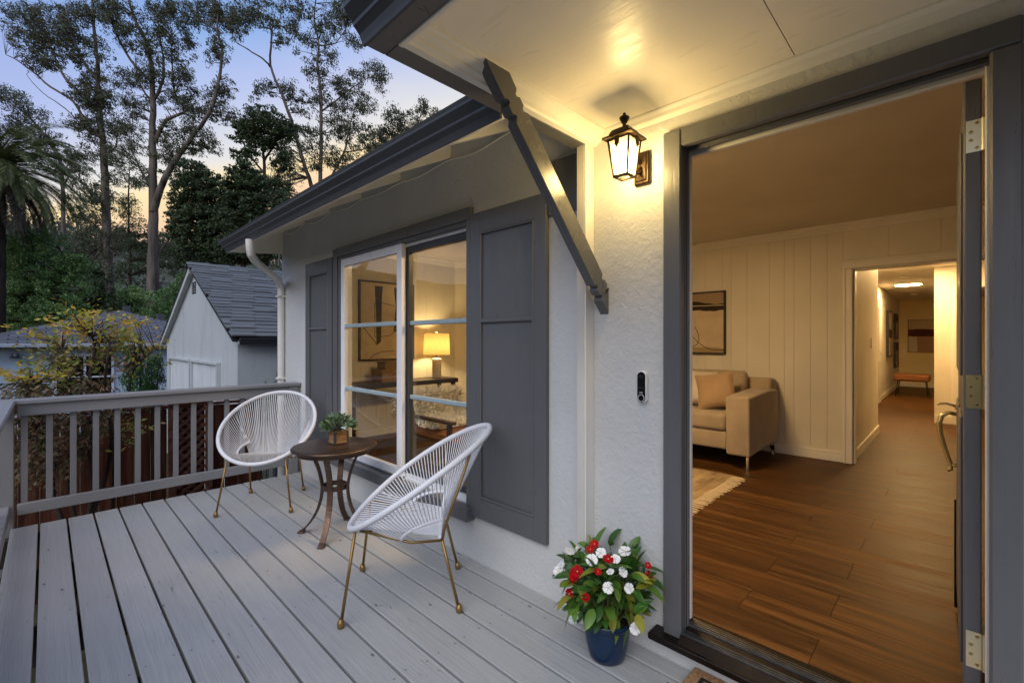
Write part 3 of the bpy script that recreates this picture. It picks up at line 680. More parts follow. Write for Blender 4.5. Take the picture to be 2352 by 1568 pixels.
q = MB(); q.box(9.1, 9.3, -.05, .235, ZF, 2.45); q.box(9.1, 9.3, -2.0, -.05, 2.12, 2.45); q.box(9.15, 9.3, -2.0, -.9, ZF, 2.45); q.box(5.6, 9.1, -1.2, -1.0, ZF, 2.45); q.box(9.3, 15.9, -2.0, -1.9, ZF, 2.45)
rw = struct(q.build('hall_side_wall', IHALL), 'right hand hall wall beside a second doorway')
q = MB(); q.box(9.07, 9.0995, -.05, .05, ZF, 2.12, c=.004); q.box(9.07, 9.0995, -.9, -.0505, 2.12, 2.2, c=.004); q.box(9.085, 9.0995, .0505, .235, ZF, ZF + .12, c=.003); q.build('doorway_casing', TRIMW, rw)
# hall door
t_ = thing('hall_door', (10.7, 1.09, ZF), 'white panelled door standing ajar in the hall', 'door')
q = MB(); q.box(10.55, 11.45, 1.06, 1.0855, ZF + .008, 2.14, c=.004)
for z0, z1 in ((.40, 1.0), (1.15, 2.0)):
    for x0, x1 in ((10.65, 10.95), (11.05, 11.35)): q.box(x0, x1, 1.052, 1.061, z0, z1, c=.004)
q.build('door_panel', TRIMW, t_); MB().box(10.47, 10.545, 1.06, 1.0845, ZF, 2.22, c=.004).build('casing', TRIMW, t_); MB().box(11.455, 11.53, 1.06, 1.0845, ZF, 2.22, c=.004).build('casing', TRIMW, t_)
q = MB(); q.tube([(11.37, 1.06, 1.13), (11.37, 1.0, 1.13)], .010, 8); q.tube([(11.37, 1.0, 1.13), (11.25, .995, 1.13)], .009, 8); q.build('handle', STEEL, t_)
LEDM = emis('hall_light_diffuser', (1.0, .62, .25), 100.0); LEDL = emis('added_light_diffuser', (1.0, .66, .31), 52.0)  # the living room light is added, out of view, to brighten the sofa wall
for (x, y, lb) in ((11.5, .66, 'round ceiling light deep in the hall'), (8.5, .36, 'round ceiling light nearest the hall doorway'), (2.85, 1.80, 'added unseen ceiling light in the living room by the front door')):
    zt_ = ZC if x < 5 else 2.45; dz_ = zt_ - 2.45
    t_ = thing('ceiling_light', (x, y, zt_), lb, 'ceiling light', 'round flush ceiling lights')
    MB().lathe([(r_ * (1.5 if x < 5 else 1), z_ + dz_) for r_, z_ in [(.0, 2.436), (.19, 2.436), (.195, 2.440), (.195, 2.4475), (0, 2.4475)]], (x, y), 28).build('diffuser', LEDL if x < 5 else LEDM, t_)
    MB().lathe([(r_ * (1.5 if x < 5 else 1), z_ + dz_) for r_, z_ in [(.196, 2.4495), (.196, 2.436), (.212, 2.436), (.215, 2.4495), (.196, 2.4495)]], (x, y), 28).build('rim', WHITEP, t_)
for (x, y, lb) in ((13.9, .70, 'white smoke alarm on the far hall ceiling'), (10.2, .62, 'small dark detector on the near hall ceiling')):
    o = MB().lathe([(0, 2.415), (.05, 2.415), (.062, 2.425), (.065, 2.4495), (0, 2.4495)], (x, y), 20).build('smoke_alarm', WHITEP, base=(x, y, 2.44)); tag(o, lb, 'smoke alarm', 'hall smoke alarms')

# pictures
def art_mat(name, kind):
    b = NB(name); v = b.coord(); sp = b.n('ShaderNodeSeparateXYZ'); b.l(v, sp.inputs[0])
    n = b.noise(v, 7, 5, .6); wob = b.math('MULTIPLY', b.math('SUBTRACT', b.noise(v, 2.2, 2), .5), .18)
    base = b.mixc(b.rng(n, .3, .7), (.50, .41, .29), (.60, .50, .36))
    if kind == 'hill':         # local x: width, z: height
        z = b.math('ADD', sp.outputs['Z'], wob)
        c = b.mixc(b.rng(z, .555, .56), base, (.33, .25, .16))
        band = b.math('MULTIPLY', b.rng(z, .515, .52), b.rng(z, .60, .605, 1, 0)); c = b.mixc(band, c, (.035, .026, .020))
        z2 = b.math('ADD', sp.outputs['Z'], b.math('MULTIPLY', wob, .15)); ln = b.math('MULTIPLY', b.rng(z2, .566, .568), b.rng(z2, .574, .576, 1, 0)); c = b.mixc(ln, c, (.6, .5, .36))
        lo = b.rng(b.math('ADD', sp.outputs['Z'], b.math('MULTIPLY', wob, .6)), .075, .08, 1, 0); c = b.mixc(lo, c, (.36, .26, .15))
    elif kind == 'block':
        z = b.math('ADD', sp.outputs['Z'], b.math('MULTIPLY', wob, .5)); x = b.math('ADD', sp.outputs['X'], b.math('MULTIPLY', wob, .5))
        c = b.mixc(b.rng(z, .42, .425, 1, 0), base, (.40, .26, .19))
        c = b.mixc(b.math('MULTIPLY', b.rng(z, .42, .425, 1, 0), b.rng(x, -.12, -.115, 1, 0)), c, (.62, .55, .45))
        bd = b.math('MULTIPLY', b.rng(z, .42, .425), b.rng(z, .60, .605, 1, 0)); c = b.mixc(bd, c, (.10, .035, .022))
    else: c = base
    b.bsdf(c, .75, 0, b.bump(n, .15, .003), .2); return b.m
def picture(name, loc, w, h_, rz, mat, fm, lb, fw_=.018, dp=.032, strokes=None):
    t = thing(name, loc, lb, 'picture', None, rz)
    # local: x width, y out of the wall (towards -y), z up from the bottom edge
    q = MB(); q.box(-w / 2, w / 2, -dp + .008, -.002, fw_ * .5, h_ - fw_ * .5); o = bpy.data.objects.new('canvas', q.mesh('canvas', mat)); COL.objects.link(o); o.parent = t
    q = MB(); q.box(-w / 2 - .001, -w / 2 + fw_, -dp, -.001, 0, h_); q.box(w / 2 - fw_, w / 2 + .001, -dp, -.001, 0, h_); q.box(-w / 2 + fw_, w / 2 - fw_, -dp, -.001, h_ - fw_, h_); q.box(-w / 2 + fw_, w / 2 - fw_, -dp, -.001, 0, fw_)
    o = bpy.data.objects.new('frame', q.mesh('frame', fm)); COL.objects.link(o); o.parent = t
    if strokes:
        q = MB(); fy = -dp + .0068
        for s_ in strokes:
            if s_[0] == 'poly': q.add([(p[0], fy, p[1]) for p in s_[1]], [tuple(range(len(s_[1])))])
            else:
                P = s_[1]; wd = s_[2]
                for i in range(len(P) - 1):
                    a, c_ = Vector((P[i][0], 0, P[i][1])), Vector((P[i + 1][0], 0, P[i + 1][1])); d = (c_ - a).normalized(); nn_ = Vector((-d.z, 0, d.x)) * wd
                    q.add([(p.x, fy - .0004, p.z) for p in (a - nn_, c_ - nn_, c_ + nn_, a + nn_)], [(0, 1, 2, 3)])
        o = bpy.data.objects.new('brushwork', q.mesh('brushwork', INK)); COL.objects.link(o); o.parent = t
    return t
INK = simple('art_ink', (.055, .042, .028), .8, 0, .4, 14, 40, .05)
curve = [(.16, .26), (.19, .30), (.20, .36), (.15, .45)]
arc = [(.36 - .012 * i, .055 + .0009 * (i - 12) ** 2 * (1 if i > 0 else 1)) for i in range(32)]
picture('framed_picture', (XB - .001, 2.275, 1.212), .75, .735, R(90) * -1, art_mat('art_hills', 'hill'), BLACKM, 'black framed abstract of dark hills above the sofa', .018, .035,
        [('line', [(-.36 + .72 * i / 30, .05 + .30 * max(0, (i / 30 - .45)) ** 1.6 + .02 * math.sin(i * .5)) for i in range(31)], .0035)] if False else [('line', [(.372 - .02 * i, .048 + .0018 * max(0, i - 6) ** 1.75) for i in range(20)], .004), ('line', [(.02, .33), (.06, .25), (.075, .17), (.05, .11), (.0, .085)], .004)])
pts_dark = [('poly', [(-.185, .94), (-.07, .94), (-.085, .80), (-.09, .60), (-.092, .40), (-.098, .24), (-.16, .19), (-.165, .35), (-.168, .60), (-.178, .80)]),
            ('poly', [(.09, .94), (.19, .94), (.185, .80), (.165, .62), (.15, .45), (.13, .37), (.08, .37), (.10, .55), (.115, .70), (.10, .82)]),
            ('line', [(-.17, .73), (-.185, .73), (-.185, .30), (-.17, .30)], .004), ('line', [(-.09, .73), (.10, .70)], .004), ('line', [(-.36, .44), (-.25, .31), (-.15, .20)], .005), ('line', [(-.10, .30), (0, .31), (.10, .36)], .004), ('line', [(-.25, .03), (-.18, .08), (-.08, .11), (.1, .12)], .004), ('line', [(.2, .60), (.38, .52)], .004)]
picture('framed_picture', (3.075, YE - .034, 1.12), .79, 1.0, 0, art_mat('art_strokes', 'plain'), simple('walnut_frame', (.055, .032, .016), .5), 'large abstract with two dark strokes behind the console table', .02, .035, pts_dark)
picture('framed_picture', (15.899, .62, 1.07), .60, .86, R(-90), art_mat('art_blocks', 'block'), simple('thin_frame', (.13, .08, .045), .5), 'abstract of brown blocks on the far hall wall', .012)
picture('framed_picture', (13.15, 1.0995, 1.02), .75, 1.02, 0, art_mat('art_hall_left', 'block'), BLACKM, 'tall dark framed picture nearest along the hall wall', .03, .05)
for zz, hh in ((1.42, .62), (.72, .62)):
    picture('framed_picture', (14.75, 1.0995, zz), .7, hh, 0, art_mat('art_hall_%d' % int(zz * 100), 'block'), BLACKM, 'upper of two small dark pictures down the hall wall' if zz > 1 else 'lower of two small dark pictures down the hall wall', .03, .05)
# soft tufted bench at the far end of the hall
t_ = thing('bench', (13.3, .72, ZF), 'tufted brown leather bench on hairpin legs in the hall', 'bench')
q = MB(); q.box(12.98, 13.6, .40, .99, .50, .645, c=.03); o = q.build('seat', LEATH, t_)
for i in range(4):
    for j in range(4): pass
for sx in (13.05, 13.53):
    for sy in (.47, .92):
        q = MB(); dx = -.05 if sx < 13.3 else .05; dy = -.04 if sy < .7 else .04
        q.tube([(sx - .05, sy, .50), (sx + dx, sy + dy, ZF + .005), (sx + .05, sy, .50)], .007, 6); q.build('leg', BRONZED, t_)

# rug
def rug_mat():
    b = NB('rug_weave'); v = b.coord(); br = b.n('ShaderNodeTexBrick'); br.inputs['Scale'].default_value = 1; br.inputs['Brick Width'].default_value = .16; br.inputs['Row Height'].default_value = .055
    br.inputs['Mortar Size'].default_value = .0; br.inputs['Color1'].default_value = (.46, .34, .19, 1); br.inputs['Color2'].default_value = (.20, .135, .07, 1); b.l(v, br.inputs['Vector'])
    st = b.rng(b.noise(b.coord((2, 60, 1)), 1.2, 2), .4, .6); n = b.noise(v, 200, 2)
    c = b.mixc(b.math('MULTIPLY', st, .35), br.outputs['Color'], (.52, .40, .24)); b.bsdf(c, .95, 0, b.bump(n, .5, .004), .15); return b.m
t_ = thing('rug', (3.4, 2.4, ZF), 'patchwork woven rug with a fringe by the sofa', 'rug')
q = MB(); q.box(2.62, 4.24, 1.40, 3.7, ZF + .0012, ZF + .010, c=.003); q.build('weave', rug_mat(), t_)
q = MB(); RF = simple('rug_fringe', (.50, .40, .25), .95)
for i in range(150):
    x = 2.63 + 1.6 * i / 149; q.tube([(x, 1.402, ZF + .006), (x + random.uniform(-.008, .008), 1.36, ZF + .004), (x + random.uniform(-.016, .016), 1.30 + random.uniform(-.015, .02), ZF + .003)], .0028, 4)
o = q.build('fringe', RF, t_); o['kind'] = 'stuff'

# sofa
t_ = thing('sofa', (4.95, 2.35, ZF), 'tan upholstered sofa with slanted arms against the boarded wall', 'sofa')
def soft(q, name, mat, par, bev=.03, sub=0):
    o = q.build(name, mat, par, smooth=True); bv = o.modifiers.new('bevel', 'BEVEL'); bv.width = bev; bv.segments = 4; bv.limit_method = 'ANGLE'; return o
q = MB(); q.box(4.50, 5.40, 1.56, 3.35, .335, .505); soft(q, 'base', SOFA, t_, .02)
q = MB(); q.prism([(4.47, .300), (4.45, .85), (5.12, .875), (5.40, .86), (5.42, .335), (4.50, .300)], 'y', 1.345, 1.555); soft(q, 'arm', SOFA, t_, .022)
q = MB(); q.prism([(4.47, .300), (4.45, .85), (5.12, .875), (5.40, .86), (5.42, .335), (4.50, .300)], 'y', 3.355, 3.56); soft(q, 'arm', SOFA, t_, .022)
q = MB(); q.prism([(5.16, .50), (5.22, .985), (5.445, .965), (5.42, .40)], 'y', 1.37, 3.54); soft(q, 'back', SOFA, t_, .03)
for y0, y1 in ((1.565, 2.452), (2.458, 3.35)):
    q = MB(); q.box(4.475, 5.14, y0, y1, .508, .675); soft(q, 'seat_cushion', SOFA, t_, .045)
    q = MB(); q.prism([(4.99, .66), (5.06, 1.045), (5.20, 1.055), (5.20, .66)], 'y', y0 + .005, y1 - .005); soft(q, 'back_cushion', SOFA, t_, .05)
for (x, y) in ((4.53, 1.37), (5.36, 1.37), (4.53, 3.50), (5.36, 3.50)):
    q = MB(); sx = -1 if x < 5 else 1
    q.prism([(x - .018, ZF + .002), (x - .012, .295), (x - .012 + .0, .30), (x + .11 * -sx, .302), (x + .11 * -sx, .29), (x + .016, .27), (x + .012, ZF + .002)], 'y', y, y + .022); q.build('leg', STEEL, t_)
def pillow(name, loc, s, rot, mat, lb, grp=None):
    n = 14; V = []; F = []
    for side in (1, -1):
        for i in range(n + 1):
            for j in range(n + 1):
                u, v = i / n * 2 - 1, j / n * 2 - 1
                e = max(0, (1 - abs(u) ** 3.2) * (1 - abs(v) ** 3.2)); pin = 1 - .10 * (1 - u * u) * abs(v) ** 3 - .10 * (1 - v * v) * abs(u) ** 3
                wr = .012 * mnoise.noise(Vector((u * 2.5, v * 2.5, side * 3 + loc[1])))
                V.append((u * s * pin, side * (.085 * e ** .55 + wr * e) * s / .22, v * s * pin))
    N = (n + 1) ** 2
    for k in (0, 1):
        for i in range(n):
            for j in range(n):
                a = k * N + i * (n + 1) + j; q_ = (a, a + 1, a + n + 2, a + n + 1); F.append(q_ if k else q_[::-1])
    me = bpy.data.meshes.new(name); me.from_pydata(V, [], F); me.materials.append(mat); me.polygons.foreach_set('use_smooth', [True] * len(F))
    o = bpy.data.objects.new(name, me); COL.objects.link(o); o.location = loc; o.rotation_euler = rot; return tag(o, lb, 'pillow', 'sofa pillows')
pillow('pillow', (4.86, 1.985, .870), .195, (R(-16), R(6), R(-62)), PILA, 'pale linen pillow with fringed edge on the sofa')
pillow('pillow', (4.74, 1.745, .865), .190, (R(-20), R(-10), R(-78)), PILB, 'fuzzy tan pillow leaning on the sofa arm')

# console table with lamp and boxes
t_ = thing('console_table', (3.1, 5.0, ZF), 'dark wood console table under the large abstract', 'table')
CON = simple('console_wood', (.030, .018, .011), .42, 0, .3, 6, 30, .04)
q = MB(); q.box(2.35, 3.88, 4.80, 5.20, .815, .872, c=.004); q.build('table_top', CON, t_)
for x in (2.38, 3.80):
    for y in (4.82, 5.13):
        MB().box(x, x + .05, y, y + .05, ZF + .002, .8145, c=.004).build('leg', CON, t_)
t_ = thing('table_lamp', (3.67, 5.0, .873), 'lit table lamp with linen drum shade on the console table', 'lamp')
q = MB(); prof = []
for i in range(60):
    z = .876 + i * .0043; prof.append((.062 + .006 * math.sin(i * 1.25), z))
q.lathe([(0, .875), (.055, .875)] + prof + [(.03, 1.14), (0, 1.14)], (3.67, 5.0), 28); q.build('lamp_base', simple('ceramic_ribbed', (.62, .55, .42), .5), t_, smooth=True)
q = MB(); q.lathe([(.012, 1.14), (.012, 1.24), (.006, 1.24), (.006, 1.48), (.012, 1.485), (.012, 1.50), (0, 1.50)], (3.67, 5.0), 12); q.build('stem', BRASS, t_)
q = MB(); q.lathe([(.175, 1.185), (.165, 1.465)], (3.67, 5.0), 40); o = q.build('lamp_shade', SHADE, t_, smooth=True)
o.data.polygons.foreach_get  # open drum: no caps
me = o.data
import bmesh as _bm
bm = _bm.new(); bm.from_mesh(me); caps = [f for f in bm.faces if len(f.verts) > 4]; _bm.ops.delete(bm, geom=caps, context='FACES'); bm.to_mesh(me); bm.free()
q = MB(); q.lathe([(0, 1.27), (.022, 1.28), (.032, 1.31), (.028, 1.34), (.012, 1.36), (0, 1.36)], (3.67, 5.0), 16); q.build('bulb', glowbulb('lamp_bulb', (1, .72, .36), 12), t_, smooth=True)
def point(name, loc, en, col, rad, par):
    l = bpy.data.lights.new(name, 'POINT'); l.energy = en; l.color = col; l.shadow_soft_size = rad; o = bpy.data.objects.new(name, l); COL.objects.link(o)
    off = ORG[par.name]; o.parent = par; o.location = tuple(a - c_ for a, c_ in zip(loc, off)); return o
point('lamp_light', (3.67, 5.0, 1.315), 15, (1.0, .70, .33), .05, t_)
bx_ = thing('wooden_box', (2.95, 5.0, .873), 'larger honey coloured box, bottom of the stack on the console', 'box', 'boxes on the console')
q = MB(); q.box(2.78, 3.10, 4.86, 5.12, .873, 1.0, c=.004); q.build('body', BOXW, bx_); MB().box(2.775, 3.105, 4.855, 5.125, 1.0005, 1.02, c=.004).build('lid', BOXW, bx_)
bx_ = thing('wooden_box', (2.95, 5.0, 1.0205), 'smaller honey coloured box, top of the stack on the console', 'box', 'boxes on the console')
q = MB(); q.box(2.84, 3.05, 4.89, 5.09, 1.0208, 1.10, c=.004); q.build('body', BOXW, bx_); MB().box(2.836, 3.054, 4.886, 5.094, 1.1005, 1.118, c=.004).build('lid', BOXW, bx_)

# easy chair under a sheepskin, seen through the window
AM = Matrix.Translation((2.86, 3.58, 0)) @ Matrix.Rotation(R(90), 4, 'Z') @ Matrix.Translation((-3.35, -3.75, 0))
t_ = thing('armchair', (2.84, 3.62, ZF), 'dark framed easy chair inside the window', 'chair')
for (x, y) in ((2.98, 3.40), (3.72, 3.40), (2.98, 4.08), (3.72, 4.08)): MB().box(x, x + .04, y, y + .04, ZF + .001, .62, c=.005).xf(AM).build('leg', CON, t_)
for y in (3.40, 4.08): MB().box(2.93, 3.80, y - .01, y + .05, .621, .648, c=.005).xf(AM).build('arm', CON, t_)
q = MB(); q.box(3.03, 3.70, 3.46, 4.06, .42, .53, c=.03); q.xf(AM).build('seat', LEATH, t_); q = MB(); q.prism([(3.60, .46), (3.67, .79), (3.77, .77), (3.71, .42)], 'y', 3.46, 4.06); q.xf(AM).build('backrest', LEATH, t_)
def fleece():
    n = 46; q = MB(); V = []; F = []
    prof = [(3.20, .545), (3.25, .55), (3.30, .55), (3.40, .555), (3.48, .565), (3.56, .59), (3.61, .67), (3.65, .76), (3.69, .82), (3.76, .825), (3.81, .77), (3.82, .66), (3.82, .56)]
    k = len(prof); rows = 60
    def P(t):
        f = t * (k - 1); i = min(int(f), k - 2); w = f - i; return (prof[i][0] * (1 - w) + prof[i + 1][0] * w, prof[i][1] * (1 - w) + prof[i + 1][1] * w)
    L = []
    for i in range(3600):
        t = random.random(); e = random.uniform(-1, 1); x, z = P(t); y = 3.76 + e * (.36 + .05 * math.sin(t * 9))
        x2, z2 = P(min(1, t + .02)); tx, tz = x2 - x, z2 - z; l = math.hypot(tx, tz) or 1; nx, nz_ = -tz / l, tx / l
        for _ in range(1):
            d = Vector((nx + random.uniform(-.7, .7), random.uniform(-.7, .7), nz_ + random.uniform(-.9, .5))).normalized(); ln = random.uniform(.04, .085)
            a = Vector((x + nx * .01, y, z + nz_ * .01)); s_ = d.orthogonal().normalized() * random.uniform(.006, .012)
            q.add([a - s_, a + s_, a + d * ln], [(0, 1, 2)])
    for i in range(40):
        a, c_ = P(i / 40), P((i + 1) / 40); q.add([(a[0], 3.46, a[1]), (a[0], 4.06, a[1]), (c_[0], 4.06, c_[1]), (c_[0], 3.46, c_[1])], [(0, 1, 2, 3)])
    return q
o = fleece().xf(AM).build('sheepskin', FUR, base=(2.84, 3.62, .55)); tag(o, 'shaggy cream sheepskin thrown over the easy chair', 'sheepskin')
# ------------------------------------------------------------------ deck
dk = MB()
for y in (-1.6, -.8, 0, .8, 1.6, 2.4, 3.2, 4.0, 4.75): dk.box(-.25, W - .02, y, y + .045, -.22, -.0385)
dk.box(-.25, W - .02, 4.80, 4.84, -.24, -.0386)
deck = dk.build('deck', BARKD); tag(deck, 'grey painted timber deck along the house wall', 'deck', kind='structure')
edges = [-.186 + .1502 * k for k in range(15)]
for k, (a, e) in enumerate(zip(edges[:-1], edges[1:])):
    e2 = min(e, W + .055); 
    if e2 - a < .03: continue
    g = .0064
    MB().box(a + g, min(e2 - g, W - .004), -1.8, 4.905 + random.uniform(-.004, .004), -.038, random.uniform(-.0012, 0), c=.0026).build('deck_board', DECK, deck)

nh = MB()
for (a, e) in zip(edges[:-1], edges[1:]):
    if e > W: continue
    for y in (.022, .822, 1.622, 2.422, 3.222, 4.022, 4.78):
        for xx in (a + .03, e - .03):
            cx_, cy_ = xx + random.uniform(-.004, .004), y + random.uniform(-.012, .012); nh.add([(cx_ + .0042 * math.cos(w * 1.0472), cy_ + .0042 * math.sin(w * 1.0472), .0006) for w in range(6)], [tuple(range(6))])
o = nh.build('nail_heads', simple('nail_steel', (.13, .125, .12), .55, .6), deck); o['kind'] = 'stuff'
# railing
RAILP = m_paint('railing_paint', (.24, .24, .245), .45, (1, 1, .15), 40, .12)
RAILX = m_paint('railing_paint_long', (.265, .265, .27), .45, (.1, 1, 1), 50, .18)
rail = thing('deck_railing', (.8, 4.96, 0), 'grey timber deck railing with square balusters across the far end', 'railing')
MB().box(-.30, W - .004, 4.895, 5.035, .898, .933, c=.006).build('cap_rail', RAILX, rail)
MB().box(-.15, W - .004, 4.925, 4.963, .810, .8975, c=.004).build('top_rail', RAILX, rail)
MB().box(-.15, 1.74, 4.925, 4.963, .083, .165, c=.004).build('bottom_rail', RAILX, rail)
bm_ = MB().box(-.019, .019, 4.9635, 5.0, .085, .896, c=.003)
for k in range(15):
    x = -.114 + .1318 * k
    if x < 1.70: MB().box(x - .019, x + .019, 4.9635, 5.0, .085, .896, c=.003).build('baluster', RAILP, rail)
MB().box(-.26, -.165, 4.93, 5.02, -.9, .897, c=.005).build('post', RAILP, rail); MB().box(1.745, 1.835, 4.91, 5.0, -.9, .897, c=.005).build('post', RAILP, rail)
rail2 = thing('deck_railing', (-.23, 3.2, 0), 'grey side railing running toward the viewer at the left edge', 'railing')
MB().box(-.295, -.157, 1.2, 4.893, .898, .9325, c=.006).build('cap_rail', m_paint('railing_paint_side', (.28, .28, .285), .45, (1, .1, 1), 50, .18), rail2)
MB().box(-.245, -.207, 1.2, 4.9245, .810, .8975, c=.004).build('top_rail', RAILP, rail2); MB().box(-.245, -.185, 1.2, 4.9245, .083, .165, c=.004).build('bottom_rail', RAILP, rail2)
for k in range(26):
    MB().box(-.285, -.2455, 1.28 + .1318 * k, 1.318 + .1318 * k, .085, .896, c=.003).build('baluster', RAILP, rail2)

# ------------------------------------------------------------------ string chairs
def make_chair(loc, fwd, label):
    rz = math.atan2(fwd[1], fwd[0]) - math.pi / 2      # local +y = forward
    t = thing('string_chair', (loc[0], loc[1], 0), label, 'chair', 'string chairs on the deck', rz)
    f0 = Vector((0, .285, .398)); f1 = Vector((0, -.452, .885)); c = (f0 + f1) / 2; ax = (f0 - f1) / 2; hb = .365
    def rim(p):            # p = 0 front, pi = top
        s_ = math.sin(p); k = 1 + .05 * math.cos(p)
        bow = .020 * (s_ * s_)
        q = c + ax * math.cos(p) + Vector((s_ * hb * k, 0, 0)); q += Vector((0, .55, .83)) * bow; return q
    def part(q, name, mat, smooth=True, par=None):
        o = bpy.data.objects.new(name, q.mesh(name, mat, smooth)); COL.objects.link(o); o.parent = par or t; return o
    q = MB(); N = 96
    # wrapped ring: slightly ribbed
    K = 384; q.tube([rim(2 * math.pi * i / K) for i in range(K)], [.0150 + .0012 * (i % 2) for i in range(K)], 10, closed=True); part(q, 'rim', WICK)
    # lower frame: seat bar at the back, a curled side loop each side
    ZB_ = .372; bar_y = -.185; bw_ = .205
    def sidearc(u):      # u 0..1 from the bar end forward
        a = u * math.pi * .5
        return (bw_ + .035 * math.sin(u * math.pi), bar_y - .035 + .225 * math.sin(a), .470 - .100 * (1 - math.cos(a)))
    q = MB(); q.tube([(-bw_, bar_y, ZB_), (bw_, bar_y, ZB_)], .010, 8)
    part(q, 'seat_bar', WICK)
    for sgn in (-1, 1):
        q = MB(); q.tube([(sgn * p[0], p[1], p[2]) for p in (sidearc(i / 12) for i in range(13))], .0095, 8); part(q, 'side_loop', WICK)
    q = MB(); n = 122
    for i in range(n):
        p = 2 * math.pi * (i + .5) / n; pp = p if p <= math.pi else p - 2 * math.pi; a = abs(pp); sgn = 1 if pp >= 0 else -1
        top = rim(p)
        if a < R(44):
            u = a / R(44); e = Vector((sgn * u * bw_ * .98, bar_y, ZB_ + .010))
        elif a < R(112):
            u = 1 - (a - R(44)) / R(68); x, y, z = sidearc(u); e = Vector((sgn * x, y, z))
        else:
            u = (math.pi - a) / R(68); e = Vector((sgn * u * bw_ * .98, bar_y - .004, ZB_))
        # two cords per station, leaving the ring on either side
        tn = (rim(p + .01) - rim(p - .01)).normalized() * .0042
        for s2 in (0,):
            m_ = (top + e) / 2 + Vector((0, 0, -.006)); q.tube([top + tn * s2, m_ + tn * s2 * .7, e + tn * s2 * .4], .0029, 5, caps=False)
    o = part(q, 'cords', WICK, False); o['kind'] = 'stuff'
    # gold frame
    for sgn in (-1, 1):
        foot = Vector((sgn * .222, -.28, .012)); jt = Vector((sgn * bw_, bar_y - .01, ZB_ - .012)); pr_ = R(131); upp = rim(sgn * pr_); upp = upp + Vector((0, -.012, -.01))
        q = MB(); q.tube([foot, jt], .0078, 8); lg = part(q, 'leg', GOLD)
        q = MB(); q.lathe([(0, 0), (.011, 0), (.016, .005), (.017, .020), (.0155, .032), (.011, .036), (.009, .042)], (foot.x, foot.y), 12); part(q, 'foot_cap', GOLD, True, lg)
        q = MB(); q.tube([jt, jt + Vector((sgn * .006, -.012, .06)), upp], .0072, 8); part(q, 'upright', GOLD)
        ff = Vector((sgn * .272, .28, .012)); tp = rim(sgn * R(34)) + Vector((0, 0, -.008))
        q = MB(); q.tube([ff, tp], .0078, 8); lg = part(q, 'leg', GOLD)
        q = MB(); q.lathe([(0, 0), (.011, 0), (.016, .005), (.017, .020), (.0155, .032), (.011, .036), (.009, .042)], (ff.x, ff.y), 12); part(q, 'foot_cap', GOLD, True, lg)
        q = MB(); q.tube([jt, jt + Vector((sgn * .004, .15, -.002)), tp + Vector((-sgn * .004, -.02, -.004))], .0070, 8); part(q, 'side_bar', GOLD)
    q = MB(); q.tube([(-bw_, bar_y - .01, ZB_ - .012), (bw_, bar_y - .01, ZB_ - .012)], .0075, 8); part(q, 'cross_bar', GOLD)
    return t
make_chair((1.366, 2.135), (-.789, .615), 'white string chair nearer the viewer, turned side on before the window')
make_chair((1.301, 4.172), (-.58, -.815), 'white string chair facing the viewer in the railing corner')

# ------------------------------------------------------------------ side table and planter
TX, TY, TZ = 1.438, 3.167, .620
t_ = thing('side_table', (TX, TY, 0), 'round bronze metal side table on four bowed legs', 'table')
MB().lathe([(0, .596), (.262, .596), (.270, .600), (.272, .608), (.282, .606), (.288, .611), (.288, .618), (.282, .624), (.268, .6255), (0, .6215)], (TX, TY), 64).build('table_top', BRONZE, t_, smooth=True)
MB().lathe([(.235, .575), (.250, .575), (.250, .5955), (.235, .5955), (.235, .575)], (TX, TY), 48).build('apron', BRONZE, t_)
MB().lathe([(.078, .315), (.084, .315), (.084, .350), (.078, .350), (.078, .315)], (TX, TY), 32).build('ring', BRONZE, t_)
def spline(P, n):
    P = [Vector(p) for p in P]; out = []
    for i in range(len(P) - 1):
        p0, p1, p2, p3 = P[max(0, i - 1)], P[i], P[i + 1], P[min(len(P) - 1, i + 2)]
        for k in range(n):
            s_ = k / n; out.append(.5 * ((2 * p1) + (p2 - p0) * s_ + (2 * p0 - 5 * p1 + 4 * p2 - p3) * s_ ** 2 + (3 * p1 - p0 - 3 * p2 + p3) * s_ ** 3))
    return out + [P[-1]]
for k in range(4):
    a = R(45 + 90 * k); ca, sa = math.cos(a), math.sin(a); q = MB()
    P = spline([(.185, .595, 0), (.155, .545, 0), (.118, .46, 0), (.097, .375, 0), (.0905, .32, 0), (.100, .24, 0), (.130, .15, 0), (.180, .07, 0), (.232, .018, 0)], 4)
    hw_, tk = .019, .0055; V = []; F = []
    for i, p in enumerate(P):
        d = (P[min(i + 1, len(P) - 1)] - P[max(i - 1, 0)]).normalized(); nx, nz_ = -d.y, d.x
        for (w_, tt) in ((-hw_, -tk), (hw_, -tk), (hw_, tk), (-hw_, tk)):
            r_ = p.x + nx * tt; z = p.y + nz_ * tt
            V.append((TX + r_ * ca - w_ * sa, TY + r_ * sa + w_ * ca, z))
    m = len(P)
    for i in range(m - 1):
        for j in range(4): F.append((i * 4 + j, i * 4 + (j + 1) % 4, i * 4 + 4 + (j + 1) % 4, i * 4 + 4 + j))
    F += [(0, 1, 2, 3), tuple(range(4 * m - 4, 4 * m))[::-1]]; q.add(V, F); lg = q.build('leg', BRONZE, t_)
    q = MB(); M = Matrix.Translation((TX, TY, 0)) @ Matrix.Rotation(a, 4, 'Z'); q.box(.218, .262, -.021, .021, .001, .013, c=.003); q.prism([(.218, .012), (.255, .012), (.224, .032), (.212, .032)], 'y', -.019, .019); q.xf(M); q.build('foot', BRONZE, lg)
PXc, PYc, S2 = 1.487, 3.222, .053; PZ = .6265
t_ = thing('planter_box', (PXc, PYc, PZ), 'small wooden planter with metal corners and bushy sage green leaves', 'plant')
